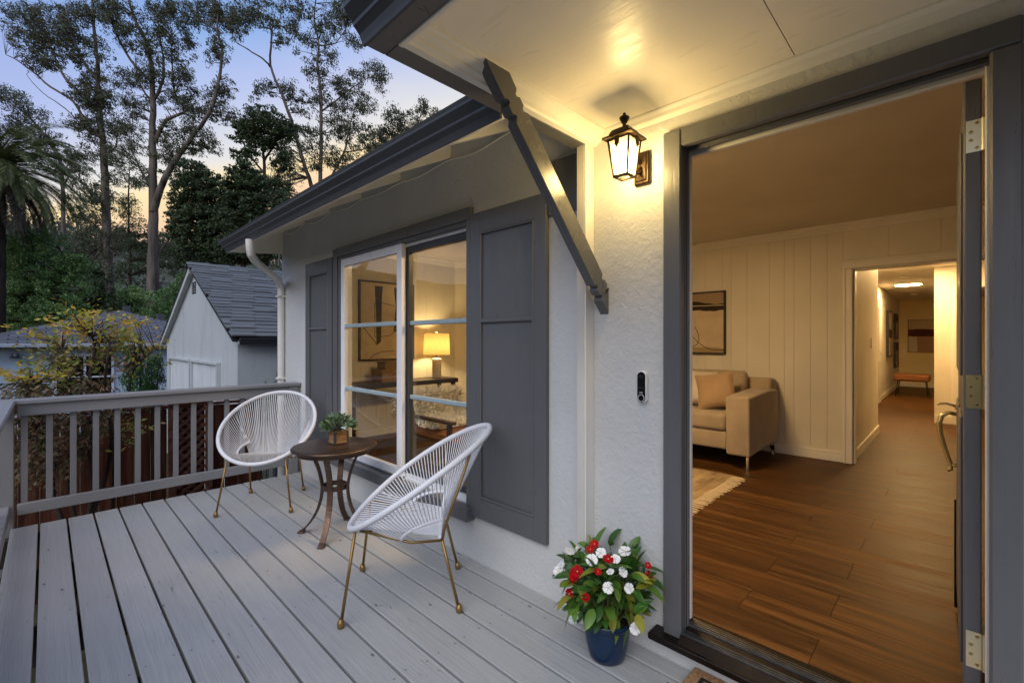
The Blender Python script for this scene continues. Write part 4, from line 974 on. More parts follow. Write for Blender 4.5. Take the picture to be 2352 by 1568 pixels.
q = MB(); q.box(PXc - S2, PXc + S2, PYc - S2, PYc + S2, PZ, PZ + .088, c=.002); q.build('box', CRATEW, t_)
for sx in (-1, 1):
    for sy in (-1, 1):
        cx, cy = PXc + sx * S2, PYc + sy * S2; q = MB()
        q.box(cx - sx * .013, cx + sx * .0016, cy, cy + sy * .0017, PZ - .0005, PZ + .0885); q.box(cx, cx + sx * .0017, cy - sy * .013, cy, PZ - .0004, PZ + .0884); q.build('corner_strip', GALV, t_)
MB().lathe([(0, PZ + .0885), (.045, PZ + .0885), (.03, PZ + .10), (0, PZ + .11)], (PXc, PYc), 16).build('soil', SOIL, t_)
def leaf_mesh(name, L, Wd, curl, mat, n=5, tip=1.0, fold=.25):
    q = MB(); V = []; F = []
    for i in range(n + 1):
        u = i / n; w_ = Wd * (math.sin(math.pi * min(1, u ** .8 * .94 + .03)) ** .8) * (1 if u < 1 else 0); z = curl * L * (u * u); y = L * u * (1 - .15 * curl * u)
        V += [(-w_, y, z + fold * w_), (0, y, z), (w_, y, z + fold * w_)]
    for i in range(n):
        a = i * 3; F += [(a, a + 1, a + 4, a + 3), (a + 1, a + 2, a + 5, a + 4)]
    q.add(V, F); return q.mesh(name, mat, True)
sl = [leaf_mesh('leaf', .034, .0092, c_, SUCC, 4) for c_ in (-.1, .15, -.3)]
top = Vector((PXc, PYc, PZ + .105))
for i in range(298):
    th_ = random.uniform(0, 2 * math.pi); ph = math.acos(random.uniform(-.05, 1)); r_ = random.uniform(.55, 1.0)
    d = Vector((math.sin(ph) * math.cos(th_) * .112, math.sin(ph) * math.sin(th_) * .112, math.cos(ph) * .092)) * r_
    out = Vector((d.x, d.y, d.z * 1.1 + .012)).normalized(); out = (out + Vector((random.uniform(-.6, .6), random.uniform(-.6, .6), random.uniform(-.5, .5)))).normalized()
    e = out.to_track_quat('Y', 'Z').to_euler(); e.rotate_axis('Y', random.uniform(-1.5, 1.5)); s_ = random.uniform(.75, 1.25)
    inst('leaf', random.choice(sl), t_, top + d, e, (s_, s_, s_))
q = MB()
for i in range(40):
    th_ = random.uniform(0, 2 * math.pi); r_ = random.uniform(.02, .08); q.tube([(PXc, PYc, PZ + .09), (PXc + r_ * math.cos(th_), PYc + r_ * math.sin(th_), PZ + .10 + random.uniform(.02, .08))], .0018, 4)
q.build('stem', STEM, t_)

# ------------------------------------------------------------------ potted periwinkle
QX, QY = 1.70, 1.085
t_ = thing('potted_plant', (QX, QY, 0), 'blue pot of white and red periwinkles by the front door', 'plant')
MB().lathe([(0, .001), (.068, .001), (.074, .006), (.083, .035), (.092, .08), (.098, .125), (.099, .148), (.104, .150), (.106, .156), (.106, .172), (.103, .176), (.097, .174), (.093, .16), (.088, .10), (0, .10)], (QX, QY), 48).build('pot', BLUE, t_, smooth=True, angle=60)
MB().lathe([(0, .165), (.06, .162), (.091, .155), (.09, .15), (0, .15)], (QX, QY), 24).build('soil', SOIL, t_)
vl = [leaf_mesh('leaf', .070, .0165, c_, VINCA, 6, fold=.35) for c_ in (-.15, -.45, .1, -.7)]
def petal_flower(name, mat, r_):
    q = MB()
    for k in range(5):
        a = k * 2 * math.pi / 5 + .1; ca, sa = math.cos(a), math.sin(a); V = []; F = []
        pr_ = [(0.10, .05), (.35, .22), (.65, .46), (.88, .50), (1.0, .30), (1.02, 0)]
        L_ = [(u * r_, -w_ * r_, .004 * k % .002 + .05 * r_ * u * u) for u, w_ in pr_]; Rr = [(u * r_, w_ * r_, .10 * r_ * u * u + .001) for u, w_ in pr_[:-1]]
        o_ = len(V); V = [(x * ca - y * sa, x * sa + y * ca, z) for x, y, z in L_ + Rr]
        F = [(i, i + 1, 6 + i + 1, 6 + i) for i in range(4)] + [(4, 5, 10)]; q.add(V, F, 0)
    q.lathe([(0, .0006), (r_ * .13, .0014), (r_ * .06, .003), (0, .0032)], (0, 0), 8, 1); q.tube([(0, 0, 0), (0, 0, -.02)], .0012, 4, 2); return q.mesh(name, [mat, EYE, STEM])
fw1 = petal_flower('white_flower', PETW, .0245); fr1 = petal_flower('red_flower', PETR, .022)
cen = Vector((QX, QY, .30)); st = MB()
def toward(out): return out.to_track_quat('Z', 'Y').to_euler()
tips = []
for i in range(46):
    th_ = random.uniform(0, 2 * math.pi); ph = math.acos(random.uniform(-.35, 1)); k = random.uniform(.72, 1)
    p = cen + Vector((math.sin(ph) * math.cos(th_) * .200 * k, math.sin(ph) * math.sin(th_) * .200 * k, math.cos(ph) * .165 * k))
    if p.x > W - .03: p.x = W - .03 - random.uniform(0, .03)
    a0 = Vector((QX + random.uniform(-.05, .05), QY + random.uniform(-.05, .05), .155)); mid = (a0 + p) / 2 + Vector((0, 0, .03))
    P = spline([a0, mid, p], 3); st.tube(P, [.0028, .0027, .0026, .0024, .0022, .002, .0018], 5); tips.append((P, p))
nl = 0
for P, p in tips:
    for j in range(4):
        base = P[random.randint(2, 6)] if j else p
        out = (base - Vector((QX, QY, .20))).normalized(); d = (out + Vector((random.uniform(-1, 1), random.uniform(-1, 1), random.uniform(-.9, .5)))).normalized()
        tip = base + d * .08
        if tip.x > W - .006: d.x = -abs(d.x)
        e = d.to_track_quat('Y', 'Z').to_euler(); e.rotate_axis('Y', random.uniform(-.6, .6)); s_ = random.uniform(.85, 1.4)
        if nl < 184: inst('leaf', random.choice(vl), t_, base, e, (s_, s_, s_)); nl += 1
for i in range(62):                      # lower leaves spilling over the rim
    th_ = i * 2.39996; rr_ = random.uniform(.03, .15); zz_ = .185 + random.uniform(0, .10) + rr_ * .25
    bp = Vector((QX + rr_ * math.cos(th_), QY + rr_ * math.sin(th_), zz_)); d = Vector((math.cos(th_), math.sin(th_), random.uniform(-.75, .45))).normalized()
    if bp.x + d.x * .09 > W - .006: d.x = -abs(d.x) * .4; bp.x = min(bp.x, W - .05)
    e = d.to_track_quat('Y', 'Z').to_euler(); e.rotate_axis('Y', random.uniform(-.6, .6)); s_ = random.uniform(.85, 1.35); inst('leaf', random.choice(vl), t_, bp, e, (s_, s_, s_))
# flowers where the photograph has them: (x, y in a 1853 px wide view of the pot corner)
FL = [('w', 300, 680), ('w', 245, 770), ('w', 228, 815), ('w', 512, 690), ('w', 560, 925), ('w', 575, 818), ('w', 660, 820), ('w', 700, 928), ('w', 672, 680), ('w', 742, 1200), ('w', 450, 738), ('w', 345, 668), ('w', 610, 732), ('w', 325, 1125),
      ('r', 330, 840), ('r', 352, 815), ('r', 316, 868), ('r', 490, 817), ('r', 410, 990), ('r', 880, 960), ('r', 828, 775), ('r', 835, 850), ('r', 440, 665), ('r', 468, 630), ('r', 560, 732), ('r', 298, 965)]
for kd, zx, zy in FL:
    sx, sy = 2100 + zx * .5936, 1800 + zy * .5936; a = (sx - 2048) / 1820; bb = -(sy - 1365.5) / 1820
    ray = Vector((VX + a * RX, VY + a * RY, bb)); o_ = Vector((0, 0, HC))
    # meet an egg-shaped crown round the pot
    cc = Vector((QX, QY, .305)); sc_ = Vector((.205, .205, .185)); ro = Vector(((o_ - cc)[i] / sc_[i] for i in range(3))); rd = Vector((ray[i] / sc_[i] for i in range(3)))
    A_, B_, C_ = rd.dot(rd), 2 * ro.dot(rd), ro.dot(ro) - 1; D_ = B_ * B_ - 4 * A_ * C_
    tt = (-B_ - math.sqrt(D_)) / (2 * A_) if D_ > 0 else -B_ / (2 * A_)
    p = o_ + ray * tt; 
    if p.x > W - .012: p.x = W - .012
    out = ((p - cc).normalized() * .6 - ray.normalized() * .75 + Vector((random.uniform(-.7, .7), random.uniform(-.7, .7), random.uniform(-.3, .7)))).normalized()
    e = toward(out); e.rotate_axis('Z', random.uniform(0, 6)); s_ = random.uniform(.62, 1.08)
    root = Vector((QX + (p.x - QX) * .25, QY + (p.y - QY) * .25, .16)); kn = (root + p) / 2 + Vector((0, 0, .04)); sp_ = spline([root, kn, p - out * .018], 3); st.tube(sp_, [.0026, .0025, .0024, .0022, .002, .0018, .0016], 5)
    for j in range(2):
        d = (out * .3 + Vector((random.uniform(-1, 1), random.uniform(-1, 1), random.uniform(-.8, .3)))).normalized(); bp = sp_[6 - j * 2]
        if bp.x + d.x * .08 > W - .006: d.x = -abs(d.x)
        el = d.to_track_quat('Y', 'Z').to_euler(); el.rotate_axis('Y', random.uniform(-.6, .6)); sl_2 = random.uniform(.7, 1.15); inst('leaf', random.choice(vl), t_, bp, el, (sl_2, sl_2, sl_2))
    inst('white_flower' if kd == 'w' else 'red_flower', fw1 if kd == 'w' else fr1, t_, p, e, (s_, s_, s_))

st.build('stems', STEM, t_)
# ------------------------------------------------------------------ door mat
t_ = thing('door_mat', (1.6, .36, 0), 'tan coir door mat with a black border below the threshold', 'mat')
q = MB(); q.box(1.28, 1.861, -.10, .768, .0015, .030, c=.004); q.build('coir_pad', COIR, t_)
q = MB(); i0, i1, w_ = .045, .058, 0
for (a, c_, e, f_) in ((1.325, 1.816, .708, .724), (1.325, 1.816, -.055, -.040)): q.box(a, c_, e, f_, .0255, .0312)
for (a, c_) in ((1.325, 1.341), (1.800, 1.816)): q.box(a, c_, -.0395, .7075, .0256, .0311)
q.build('border', COIRB, t_)

# ------------------------------------------------------------------ wall lantern
LX, LY = 1.70, 1.0
t_ = thing('wall_lantern', (W, LY, 2.12), 'lit bronze wall lantern with tapered glass panes beside the door', 'lantern')
def frus(q, h0, h1, z0, z1, m=0, cap=True):
    v_ = [(LX + sx * h, LY + sy * h, z) for h, z in ((h0, z0), (h1, z1)) for sx, sy in ((-1, -1), (1, -1), (1, 1), (-1, 1))]
    F = [(0, 1, 5, 4), (1, 2, 6, 5), (2, 3, 7, 6), (3, 0, 4, 7)] + ([(3, 2, 1, 0), (4, 5, 6, 7)] if cap else []); q.add(v_, F, m)
q = MB(); zz = [(.067, 2.207), (.067, 2.214), (.062, 2.217), (.048, 2.224), (.043, 2.236), (.037, 2.247), (.024, 2.254), (.011, 2.257)]
for (h0, z0), (h1, z1) in zip(zz[:-1], zz[1:]): frus(q, h0, h1, z0, z1, 0, False)
q.build('cap', LANT, t_)
MB().lathe([(0, 2.256), (.010, 2.256), (.006, 2.264), (.0085, 2.268), (.007, 2.272), (.012, 2.279), (.019, 2.292), (.022, 2.300), (.018, 2.304), (.008, 2.307), (.006, 2.310), (.0075, 2.315), (.005, 2.320), (0, 2.321)], (LX, LY), 20).build('finial', LANT, t_, smooth=True)
HT, HB, Z1, Z0 = .049, .031, 2.206, 2.048
q = MB()
for sx, sy in ((-1, -1), (1, -1), (1, 1), (-1, 1)): q.tube([(LX + sx * HB, LY + sy * HB, Z0), (LX + sx * HT, LY + sy * HT, Z1)], .0052, 6)
for h, z in ((HT, Z1 - .004), (HB, Z0 + .004)):
    for sx, sy, ex, ey in ((-1, -1, 1, -1), (1, -1, 1, 1), (1, 1, -1, 1), (-1, 1, -1, -1)): q.tube([(LX + sx * h, LY + sy * h, z), (LX + ex * h, LY + ey * h, z)], .0055, 6)
frm = q.build('frame', LANT, t_)
v_ = [(LX + sx * h, LY + sy * h, z) for h, z in ((HB - .001, Z0 + .006), (HT - .001, Z1 - .006)) for sx, sy in ((-1, -1), (1, -1), (1, 1), (-1, 1))]
for i, j, k, l in ((0, 1, 5, 4), (1, 2, 6, 5), (2, 3, 7, 6), (3, 0, 4, 7)): MB().add([v_[i], v_[j], v_[k], v_[l]], [(0, 1, 2, 3)]).build('pane', LPANE, t_)
# open bottom ring, side lugs, arm and wall plate
q = MB(); q.lathe([(.026, Z0 - .002), (.031, Z0 - .002), (.031, Z0 + .006), (.026, Z0 + .006), (.026, Z0 - .002)], (LX, LY), 24); q.build('bottom_ring', LANT, t_)
for sx, sy in ((-1, 0), (0, -1), (0, 1)):
    q = MB(); cx, cy = LX + sx * .060, LY + sy * .060; q.box(cx - (.004 if sx else .010), cx + (.004 if sx else .010), cy - (.004 if sy else .010), cy + (.004 if sy else .010), 2.168, 2.206, c=.002); q.lathe([(0, 2.158), (.004, 2.160), (.005, 2.168)], (cx, cy), 8); q.build('lug', LANT, t_)
q = MB(); q.tube([(LX + .03, LY, 2.10), (LX + .07, LY, 2.085), (LX + .115, LY, 2.10), (W - .02, LY, 2.125)], [.006, .009, .009, .012], 8); q.tube([(LX + .045, LY, 2.17), (LX + .09, LY, 2.165), (W - .02, LY, 2.145)], [.006, .007, .009], 8); q.build('arm', LANT, t_, smooth=True)
q = MB(); q.box(W - .022, W - .001, LY - .038, LY + .038, 2.055, 2.200, c=.006); q.box(W - .028, W - .0215, LY - .026, LY + .026, 2.070, 2.185, c=.004); q.lathe([(0, 0), (.03, 0)], (0, 0), 3) if False else None; q.build('wall_plate', LANT, t_)
q = MB(); q.lathe([(0, 2.075), (.016, 2.078), (.024, 2.095), (.025, 2.112), (.019, 2.135), (.012, 2.148), (.011, 2.160), (0, 2.160)], (LX, LY), 20); q.build('bulb', glowbulb('porch_bulb', (1, .80, .42), 9), t_, smooth=True)
q = MB(); q.lathe([(.013, 2.1605), (.013, 2.205), (0, 2.205)], (LX, LY), 12); q.build('socket', LANT, t_)
point('lantern_light', (LX, LY, 2.110), 9.5, (1.0, .72, .29), .055, t_)
bpy.data.objects['bulb'].visible_shadow if False else None

# ------------------------------------------------------------------ video doorbell
t_ = thing('video_doorbell', (W, .998, 1.158), 'white and black video doorbell on the stucco beside the door', 'doorbell')
def capsule(hw_, z0, z1, yc=.998, n=12):
    P = []
    for i in range(n + 1): a = math.pi * i / n; P.append((yc + hw_ * math.cos(a), z1 - hw_ + hw_ * math.sin(a)))
    for i in range(n + 1): a = math.pi + math.pi * i / n; P.append((yc + hw_ * math.cos(a), z0 + hw_ + hw_ * math.sin(a)))
    return P
MB().prism(capsule(.0225, 1.086, 1.230), 'x', W - .024, W - .0005).build('body', WHITEP, t_, bevel=.003)
MB().prism(capsule(.0190, 1.0905, 1.2255), 'x', W - .0262, W - .0235).build('face', BLACKG, t_)
def ringx(yc, zc, r0, r1, x0, x1, mat, name, n=28):
    q = MB(); V = []
    for r_, x in ((r1, x0), (r1, x1), (r0, x1), (r0, x0)):
        V += [(x, yc + r_ * math.cos(2 * math.pi * i / n), zc + r_ * math.sin(2 * math.pi * i / n)) for i in range(n)]
    F = [(k * n + i, k * n + (i + 1) % n, ((k + 1) % 4) * n + (i + 1) % n, ((k + 1) % 4) * n + i) for k in range(4) for i in range(n)]
    return q.add(V, F).build(name, mat, t_)
ringx(.998, 1.110, .0140, .0158, W - .0275, W - .0262, WHITEP, 'button_ring'); ringx(.998, 1.205, .004, .0085, W - .0275, W - .0262, BLACKM, 'lens_ring')
MB().box(W - .0268, W - .0262, .984, 1.012, 1.155, 1.156).build('sensor_seam', GALV, t_)
tcv = bpy.data.curves.new('logo', 'FONT'); tcv.body = 'arlo'; tcv.size = .0105; tcv.extrude = .0002; tcv.align_x = 'CENTER'
to = bpy.data.objects.new('logo_text', tcv); COL.objects.link(to)
bpy.context.view_layer.update(); dg_ = bpy.context.evaluated_depsgraph_get(); tm = bpy.data.meshes.new_from_object(to.evaluated_get(dg_)); bpy.data.objects.remove(to)
tm.materials.clear(); tm.materials.append(WHITEP); lo = bpy.data.objects.new('lettering', tm); COL.objects.link(lo); lo.parent = t_
lo.location = (-.0268, 0, 1.131 - 1.158); lo.rotation_euler = (R(90), 0, R(-90))
# ------------------------------------------------------------------ garden fence with a lattice gate panel
FY = 6.40
t_ = thing('garden_fence', (.8, FY, -1.2), 'red brown board fence with a lattice panel beyond the deck', 'fence')
x = -1.9; k = 0
while x < 1.95:
    w_ = .138 + .012 * ((k * 37) % 5) / 5
    if not (.98 < x + w_ / 2 < 1.36):
        MB().box(x + .003, x + w_ - .003, FY + .004 * (k % 3), FY + .018 + .004 * (k % 3), -1.2, .585 + .012 * ((k * 53) % 4) / 4, c=.002).build('board', FENCEW, t_)
    x += w_; k += 1
for x0, x1 in ((.965, 1.045), (1.325, 1.395)): MB().box(x0, x1, FY - .03, FY + .02, -1.2, .60, c=.004).build('post', LATW, t_)
MB().box(-1.9, .964, FY - .028, FY + .05, .602, .632, c=.003).build('cap', FENCEW, t_); MB().box(1.396, 1.95, FY - .028, FY + .05, .602, .632, c=.003).build('cap', FENCEW, t_)
MB().box(.966, 1.395, FY - .029, FY + .05, .603, .645, c=.003).build('cap', FENCEW, t_)
def slat(a, c_, y0, y1):
    a, c_ = Vector(a), Vector(c_); d = (c_ - a).normalized(); n_ = Vector((-d.y, d.x)) * .018
    P = [(p.x, p.y) for p in (a - n_, c_ - n_, c_ + n_, a + n_)]; MB().prism(P, 'y', y0, y1).build('lattice_slat', LATW, t_)
x0, x1 = 1.046, 1.324
MB().box(1.0455, 1.3245, FY + .03, FY + .045, -1.2, .60).build('board', FENCEW, t_)
z = -.62
while z < .58:
    slat((x0, z), (x1, z + (x1 - x0) * .80), FY - .014, FY - .004); slat((x0, z + .22), (x1, z + .22 - (x1 - x0) * .80), FY + .0, FY + .010); z += .098

# ------------------------------------------------------------------ garage
GX, GY0, GY1, GR = 1.92, 7.38, 12.85, 2.74
GE = 1.44; GM = (GY0 + GY1) / 2
t_ = thing('garage', (4.5, GM, -1.2), 'weathered white stucco garage with steep grey shingle roof', 'building')
q = MB(); q.prism([(GY0, -1.3), (GY1, -1.3), (GY1, GE), (GM, GR - .06), (GY0, GE)], 'x', GX, GX + .15)
q.box(GX + .15, 9.0, GY0, GY0 + .15, -1.3, GE + .05); q.box(GX + .15, 9.0, GY1 - .15, GY1, -1.3, GE + .05); wl = q.build('wall', STUCCO2, t_)
# garage door bays on the gable front
for a, c_ in ((8.35, 10.05), (10.3, 12.2)):
    q = MB(); q.box(GX - .03, GX - .001, a, c_, -1.25, .98, c=.004); d = q.build('garage_door', m_stucco('garage_door_%d' % int(a), (.60, .64, .66), .4), t_)
    q = MB(); q.box(GX - .07, GX - .0005, a - .08, c_ + .08, .985, 1.03, c=.004); q.box(GX - .06, GX - .0008, a - .08, a - .005, -1.25, .984); q.box(GX - .06, GX - .0008, c_ + .005, c_ + .08, -1.25, .984); q.build('frame', STUCCO2, d)
q = MB()
for k in range(5):
    for j in range(2): q.box(GX - .012, GX - .0005, GM - .15 + j * .16, GM - .02 + j * .16, 2.25 + k * .045, 2.275 + k * .045)
q.build('gable_vent', BLACKM, t_)
# roof planes with a slight overhang, then shingle courses on the near slope
sl_ = math.hypot(GM - GY0 + .12, GR - GE); ang = math.atan2(GR - GE, GM - GY0)
r_ = MB(); r_.prism([(GY0 - .14, GE - .085), (GM, GR - .02), (GY1 + .14, GE - .075), (GY1 + .14, GE - .015), (GM, GR + .015), (GY0 - .14, GE - .055)], 'x', GX - .10, 9.0); rg = r_.build('roof', BLACKM, t_)
q = MB(); q.prism([(GM, GR - .01), (GY1 + .15, GE - .08), (GY1 + .15, GE - .16), (GM, GR - .13)], 'x', GX - .09, GX - .0); q.prism([(GM, GR - .01), (GY0 - .15, GE - .08), (GY0 - .15, GE - .125), (GM, GR - .075)], 'x', GX - .035, GX - .0); q.build('barge_board', STUCCO2, rg)
cw, ch, nrow = .31, .125, 24
sm = MB().box(-cw / 2 + .002, cw / 2 - .002, -.012, ch + .03, 0, .022).mesh('shingle', SHING)
slope = math.atan2(GR - GE + .067, GM - GY0 + .16); vis = 0
base0 = Vector((0, GY0 - .16, GE - .012)); dv = Vector((0, math.cos(slope), math.sin(slope)))
rowlen = math.hypot(GM - GY0 + .16, GR + .055 - GE + .012) / nrow
rest = MB(); Rm = Matrix.Rotation(slope, 4, 'X')
for r0 in range(nrow):
    p = base0 + dv * (r0 * rowlen); off = ((r0 * 7919) % 10) / 10 * cw
    x = GX - .12; first = True
    while x < 7.3:
        w_ = (cw - off if first else cw) * (1 if first else random.uniform(.86, 1.12)); first = False
        if w_ < .05: x += w_; continue
        pos = (x + w_ / 2, p.y, p.z + .002 + .003 * ((int(x * 100) + r0) % 3)); tilt = slope - .09
        if x < 5.3 and vis < 299:
            inst('shingle', sm, rg, pos, (tilt, 0, random.uniform(-.006, .006)), (w_ / cw, 1, random.uniform(.8, 1.25))); vis += 1
        else:
            M = Matrix.Translation(pos) @ Matrix.Rotation(tilt, 4, 'X') @ Matrix.Scale(w_ / cw, 4, (1, 0, 0)); s_ = MB().box(-cw / 2 + .002, cw / 2 - .002, -.012, ch + .03, 0, .022); s_.xf(M); rest.add(s_.v, s_.f)
        x += w_
o = rest.build('shingles', SHING, rg); o['kind'] = 'stuff'
x = GX - .12
rc = MB().prism([(-.13, -.07), (0, .012), (.13, -.07), (.13, -.055), (0, .03), (-.13, -.055)], 'x', 0, .36).mesh('ridge_cap', SHING)
while x < 7.0: inst('ridge_cap', rc, rg, (x, GM, GR + .055), (0, R(-2), 0)); x += .33
q = MB(); q.prism([(GY0 - .15 - p[0], GE - .13 + p[1]) for p in GP], 'x', GX - .02, 9.0); q.build('gutter', GUTTER, rg)
q = MB(); gx_ = 2.42; q.tube([(gx_ + .14, GY0 - .18, GE - .13), (gx_ + .13, GY0 - .17, GE - .26), (gx_ + .06, GY0 - .08, GE - .50), (gx_ + .02, GY0 - .055, GE - .72), (gx_, GY0 - .05, GE - 1.0), (gx_, GY0 - .05, -1.2)], .045, 10); q.box(gx_ - .12, gx_ + .06, GY0 - .07, GY0 - .001, .66, .70); q.build('drain_pipe', GALV, t_)

# ------------------------------------------------------------------ neighbour's house
t_ = thing('neighbour_house', (1.7, 20.3, -1.2), 'low blue grey house with hipped shingle roof behind the maple', 'house')
NX0, NX1, NY0, NY1, NE, NR = -1.7, 5.1, 17.0, 23.6, 1.30, 2.40; AX, AY = 1.75, 20.3
q = MB(); q.box(NX0 + .35, NX1 - .35, NY0 + .35, NY1 - .35, -1.3, NE); q.build('wall', m_stucco('stucco_blue', (.46, .55, .64)), t_)
v_ = [(NX0, NY0, NE), (NX1, NY0, NE), (NX1, NY1, NE), (NX0, NY1, NE), (AX - .05, AY, NR), (AX + .05, AY, NR)]
v2 = [(p[0], p[1], p[2] - .06) for p in v_[:4]]
q = MB(); q.add(v_ + v2, [(0, 1, 5, 4), (1, 2, 5), (2, 3, 4, 5), (3, 0, 4), (9, 8, 7, 6)]); q.add(v_[:4] + v2, [(0, 4, 5, 1), (1, 5, 6, 2), (2, 6, 7, 3), (3, 7, 4, 0)], 1); rg = q.build('roof', [FARROOF, GUTTER], t_)
for (x, y, z, h_) in ((1.95, 20.6, 2.30, .28), (2.75, 19.6, 2.0, .30), (3.15, 19.5, 1.85, .26)): MB().box(x - .10, x + .10, y - .1, y + .1, z - .2, z + h_, c=.01).build('vent_pipe', GUTTER, rg)
q = MB(); q.box(NX0 - .02, NX1 + .02, NY0 - .10, NY0 - .001, NE - .09, NE + .0, c=.01); q.build('gutter', simple('pale_gutter', (.38, .42, .46), .4), rg)
for (x0, x1, z0, z1) in ((2.95, 3.75, -.1, .98), (.2, 1.3, -.2, .95)):
    f = MB(); f.box(x0 - .07, x1 + .07, NY0 + .31, NY0 + .349, z0 - .07, z1 + .07, c=.01); f = f.build('window', VINYL, t_)
    MB().box(x0, x1, NY0 + .30, NY0 + .3085, z0, z1).build('pane', BLACKG, f); MB().box((x0 + x1) / 2 - .025, (x0 + x1) / 2 + .025, NY0 + .285, NY0 + .2995, z0, z1).build('mullion', VINYL, f); MB().box(x0, x1, NY0 + .2851, NY0 + .2994, (z0 + z1) / 2 - .02, (z0 + z1) / 2 + .02).build('mullion', VINYL, f)
q = MB(); q.lathe([(0, 1.06), (.05, 1.06), (.06, .98), (.12, .95), (.0, .93)], (-.55, NY0 + .22), 12); q.box(-.62, -.48, NY0 + .22, NY0 + .349, .98, 1.04); q.build('wall_light', GALV, t_)
# a glimpse of a farther house among the trees
t_ = thing('distant_house', (-9.0, 62, 4), 'distant pink house glimpsed between the tree trunks', 'house')
c0 = at(208, 703, 58.0); q = MB(); q.box(c0.x - 2.6, c0.x + 2.0, c0.y, c0.y + 5, c0.z - 4, c0.z + .3); q.build('wall', simple('pink_wall', (.42, .30, .25), .8), t_)
for dx in (-1.7, -.3, 1.0): MB().box(c0.x + dx, c0.x + dx + .8, c0.y - .05, c0.y - .002, c0.z - 1.2, c0.z - .3).build('window', VINYL, t_)
MB().prism([(c0.y - .6, c0.z + .3), (c0.y + 2.5, c0.z + 1.2), (c0.y + 5.6, c0.z + .3)], 'x', c0.x - 3.0, c0.x + 2.4).build('roof', SHING, t_)

# ------------------------------------------------------------------ foliage tools
def leaves(C, D, L, Wd, droop=0.0):
    """C: centres (n,3), D: directions (n,3), L, Wd: sizes -> diamond quads"""
    n = len(C); D = D / (np.linalg.norm(D, axis=1, keepdims=True) + 1e-9)
    rnd = rng.normal(size=(n, 3)); S = np.cross(D, rnd); S /= (np.linalg.norm(S, axis=1, keepdims=True) + 1e-9)
    L = L[:, None]; Wd = Wd[:, None]
    a = C - D * L * .5; c_ = C + D * L * .5; m = C - D * L * .05
    V = np.stack([a, m + S * Wd, c_, m - S * Wd], 1).reshape(-1, 3); F = np.arange(4 * n).reshape(n, 4); return V, F
def clump_leaves(cen, rad, n, size, wid, dirv, spread, shell=0.0):
    P = rng.normal(size=(n, 3)); P /= np.linalg.norm(P, axis=1, keepdims=True); r_ = rng.random(n) ** (1 / 3.0)
    if shell: r_ = np.maximum(r_, shell * rng.random(n) + (1 - shell) * r_)
    C = np.asarray(cen)[None] + P * r_[:, None] * np.asarray(rad)[None]
    D = np.asarray(dirv)[None] + rng.normal(size=(n, 3)) * spread
    s_ = size * rng.uniform(.6, 1.3, n); return leaves(C, D, s_, s_ * wid)
def tree(name, label, d, limbs, blobs, mat, bark, size=.22, wid=.17, dirv=(.25, .1, -.9), spread=.55, cl=13.0, dens=46, flat=.75, group='trees behind the house', depth=.8, csize=15.0):
    base = at(limbs[0][0][0][0], limbs[0][0][0][1], d); gz_ = float(ground_z(np.array(base.x), np.array(base.y)))
    t = thing(name, (base.x, base.y, min(gz_, base.z)), label, 'tree', group); org = ORG[t.name]
    q = MB(); nodes = []; u = d / 1045.0
    for li, (P, r0, r1) in enumerate(limbs):
        pts = []; dz = 0.0
        for i, p in enumerate(P):
            if i and li: dz += random.uniform(-.6, .6) * u * 22
            pts.append(at(p[0], p[1], d + dz))
        if li == 0: pts = [Vector((pts[0].x, pts[0].y, min(gz_, pts[0].z) - .3))] + pts
        sp = spline(pts, 4); k = len(sp); sp = [p + Vector((random.uniform(-1, 1), random.uniform(-1, 1), 0)) * u * 1.0 for p in sp]
        rr = [(r0 + (r1 - r0) * (i / (k - 1)) ** .8) for i in range(k)]
        if li == 0: rr[0] *= 1.5
        q.tube(sp, rr, 8); nodes += [(p, r_) for p, r_ in zip(sp, rr)][(k // 3 if li == 0 else 0):]
    NP = np.array([p for p, _ in nodes])
    Vs, Fs, o_ = [], [], 0
    for (cx, cy, rx, ry) in blobs:
        n = max(3, int(rx * ry * math.pi / (cl * cl * 1.35)))
        c = at(cx, cy, d)
        for _ in range(n):
            a = random.uniform(0, 2 * math.pi); k = math.sqrt(random.random())
            cc = at(cx + rx * k * math.cos(a), cy + ry * k * math.sin(a), d + random.uniform(-1, 1) * rx * u * depth)
            dd = NP - np.array(cc); w_ = np.linalg.norm(dd, axis=1) + np.where(dd[:, 2] > 0, dd[:, 2] * 1.2, 0); j = int(np.argmin(w_)); st_ = Vector(NP[j])
            if (st_ - cc).length < 9:
                mid = (st_ + cc) / 2 + Vector((random.uniform(-.3, .3), random.uniform(-.3, .3), random.uniform(-.1, .5))); r_ = min(nodes[j][1] * .5, .05)
                q.tube([st_, mid, cc], [r_, r_ * .6, r_ * .2], 4, caps=False)
            for _k in range(3):
                off = Vector((random.uniform(-1, 1), random.uniform(-1, 1), random.uniform(-.8, .5))) * u * csize * .8; rr = u * csize * random.uniform(.35, .95)
                V, F = clump_leaves(cc + off, (rr, rr, rr * flat), max(6, int(dens * .40)), size, wid, dirv, spread); Vs.append(V); Fs.append(F + o_); o_ += len(V)
    q.build('trunk', bark, t, smooth=True)
    np_obj('crown', np.concatenate(Vs), np.concatenate(Fs), mat, t, off=org); return t
wind = (.55, -.35, -.75)
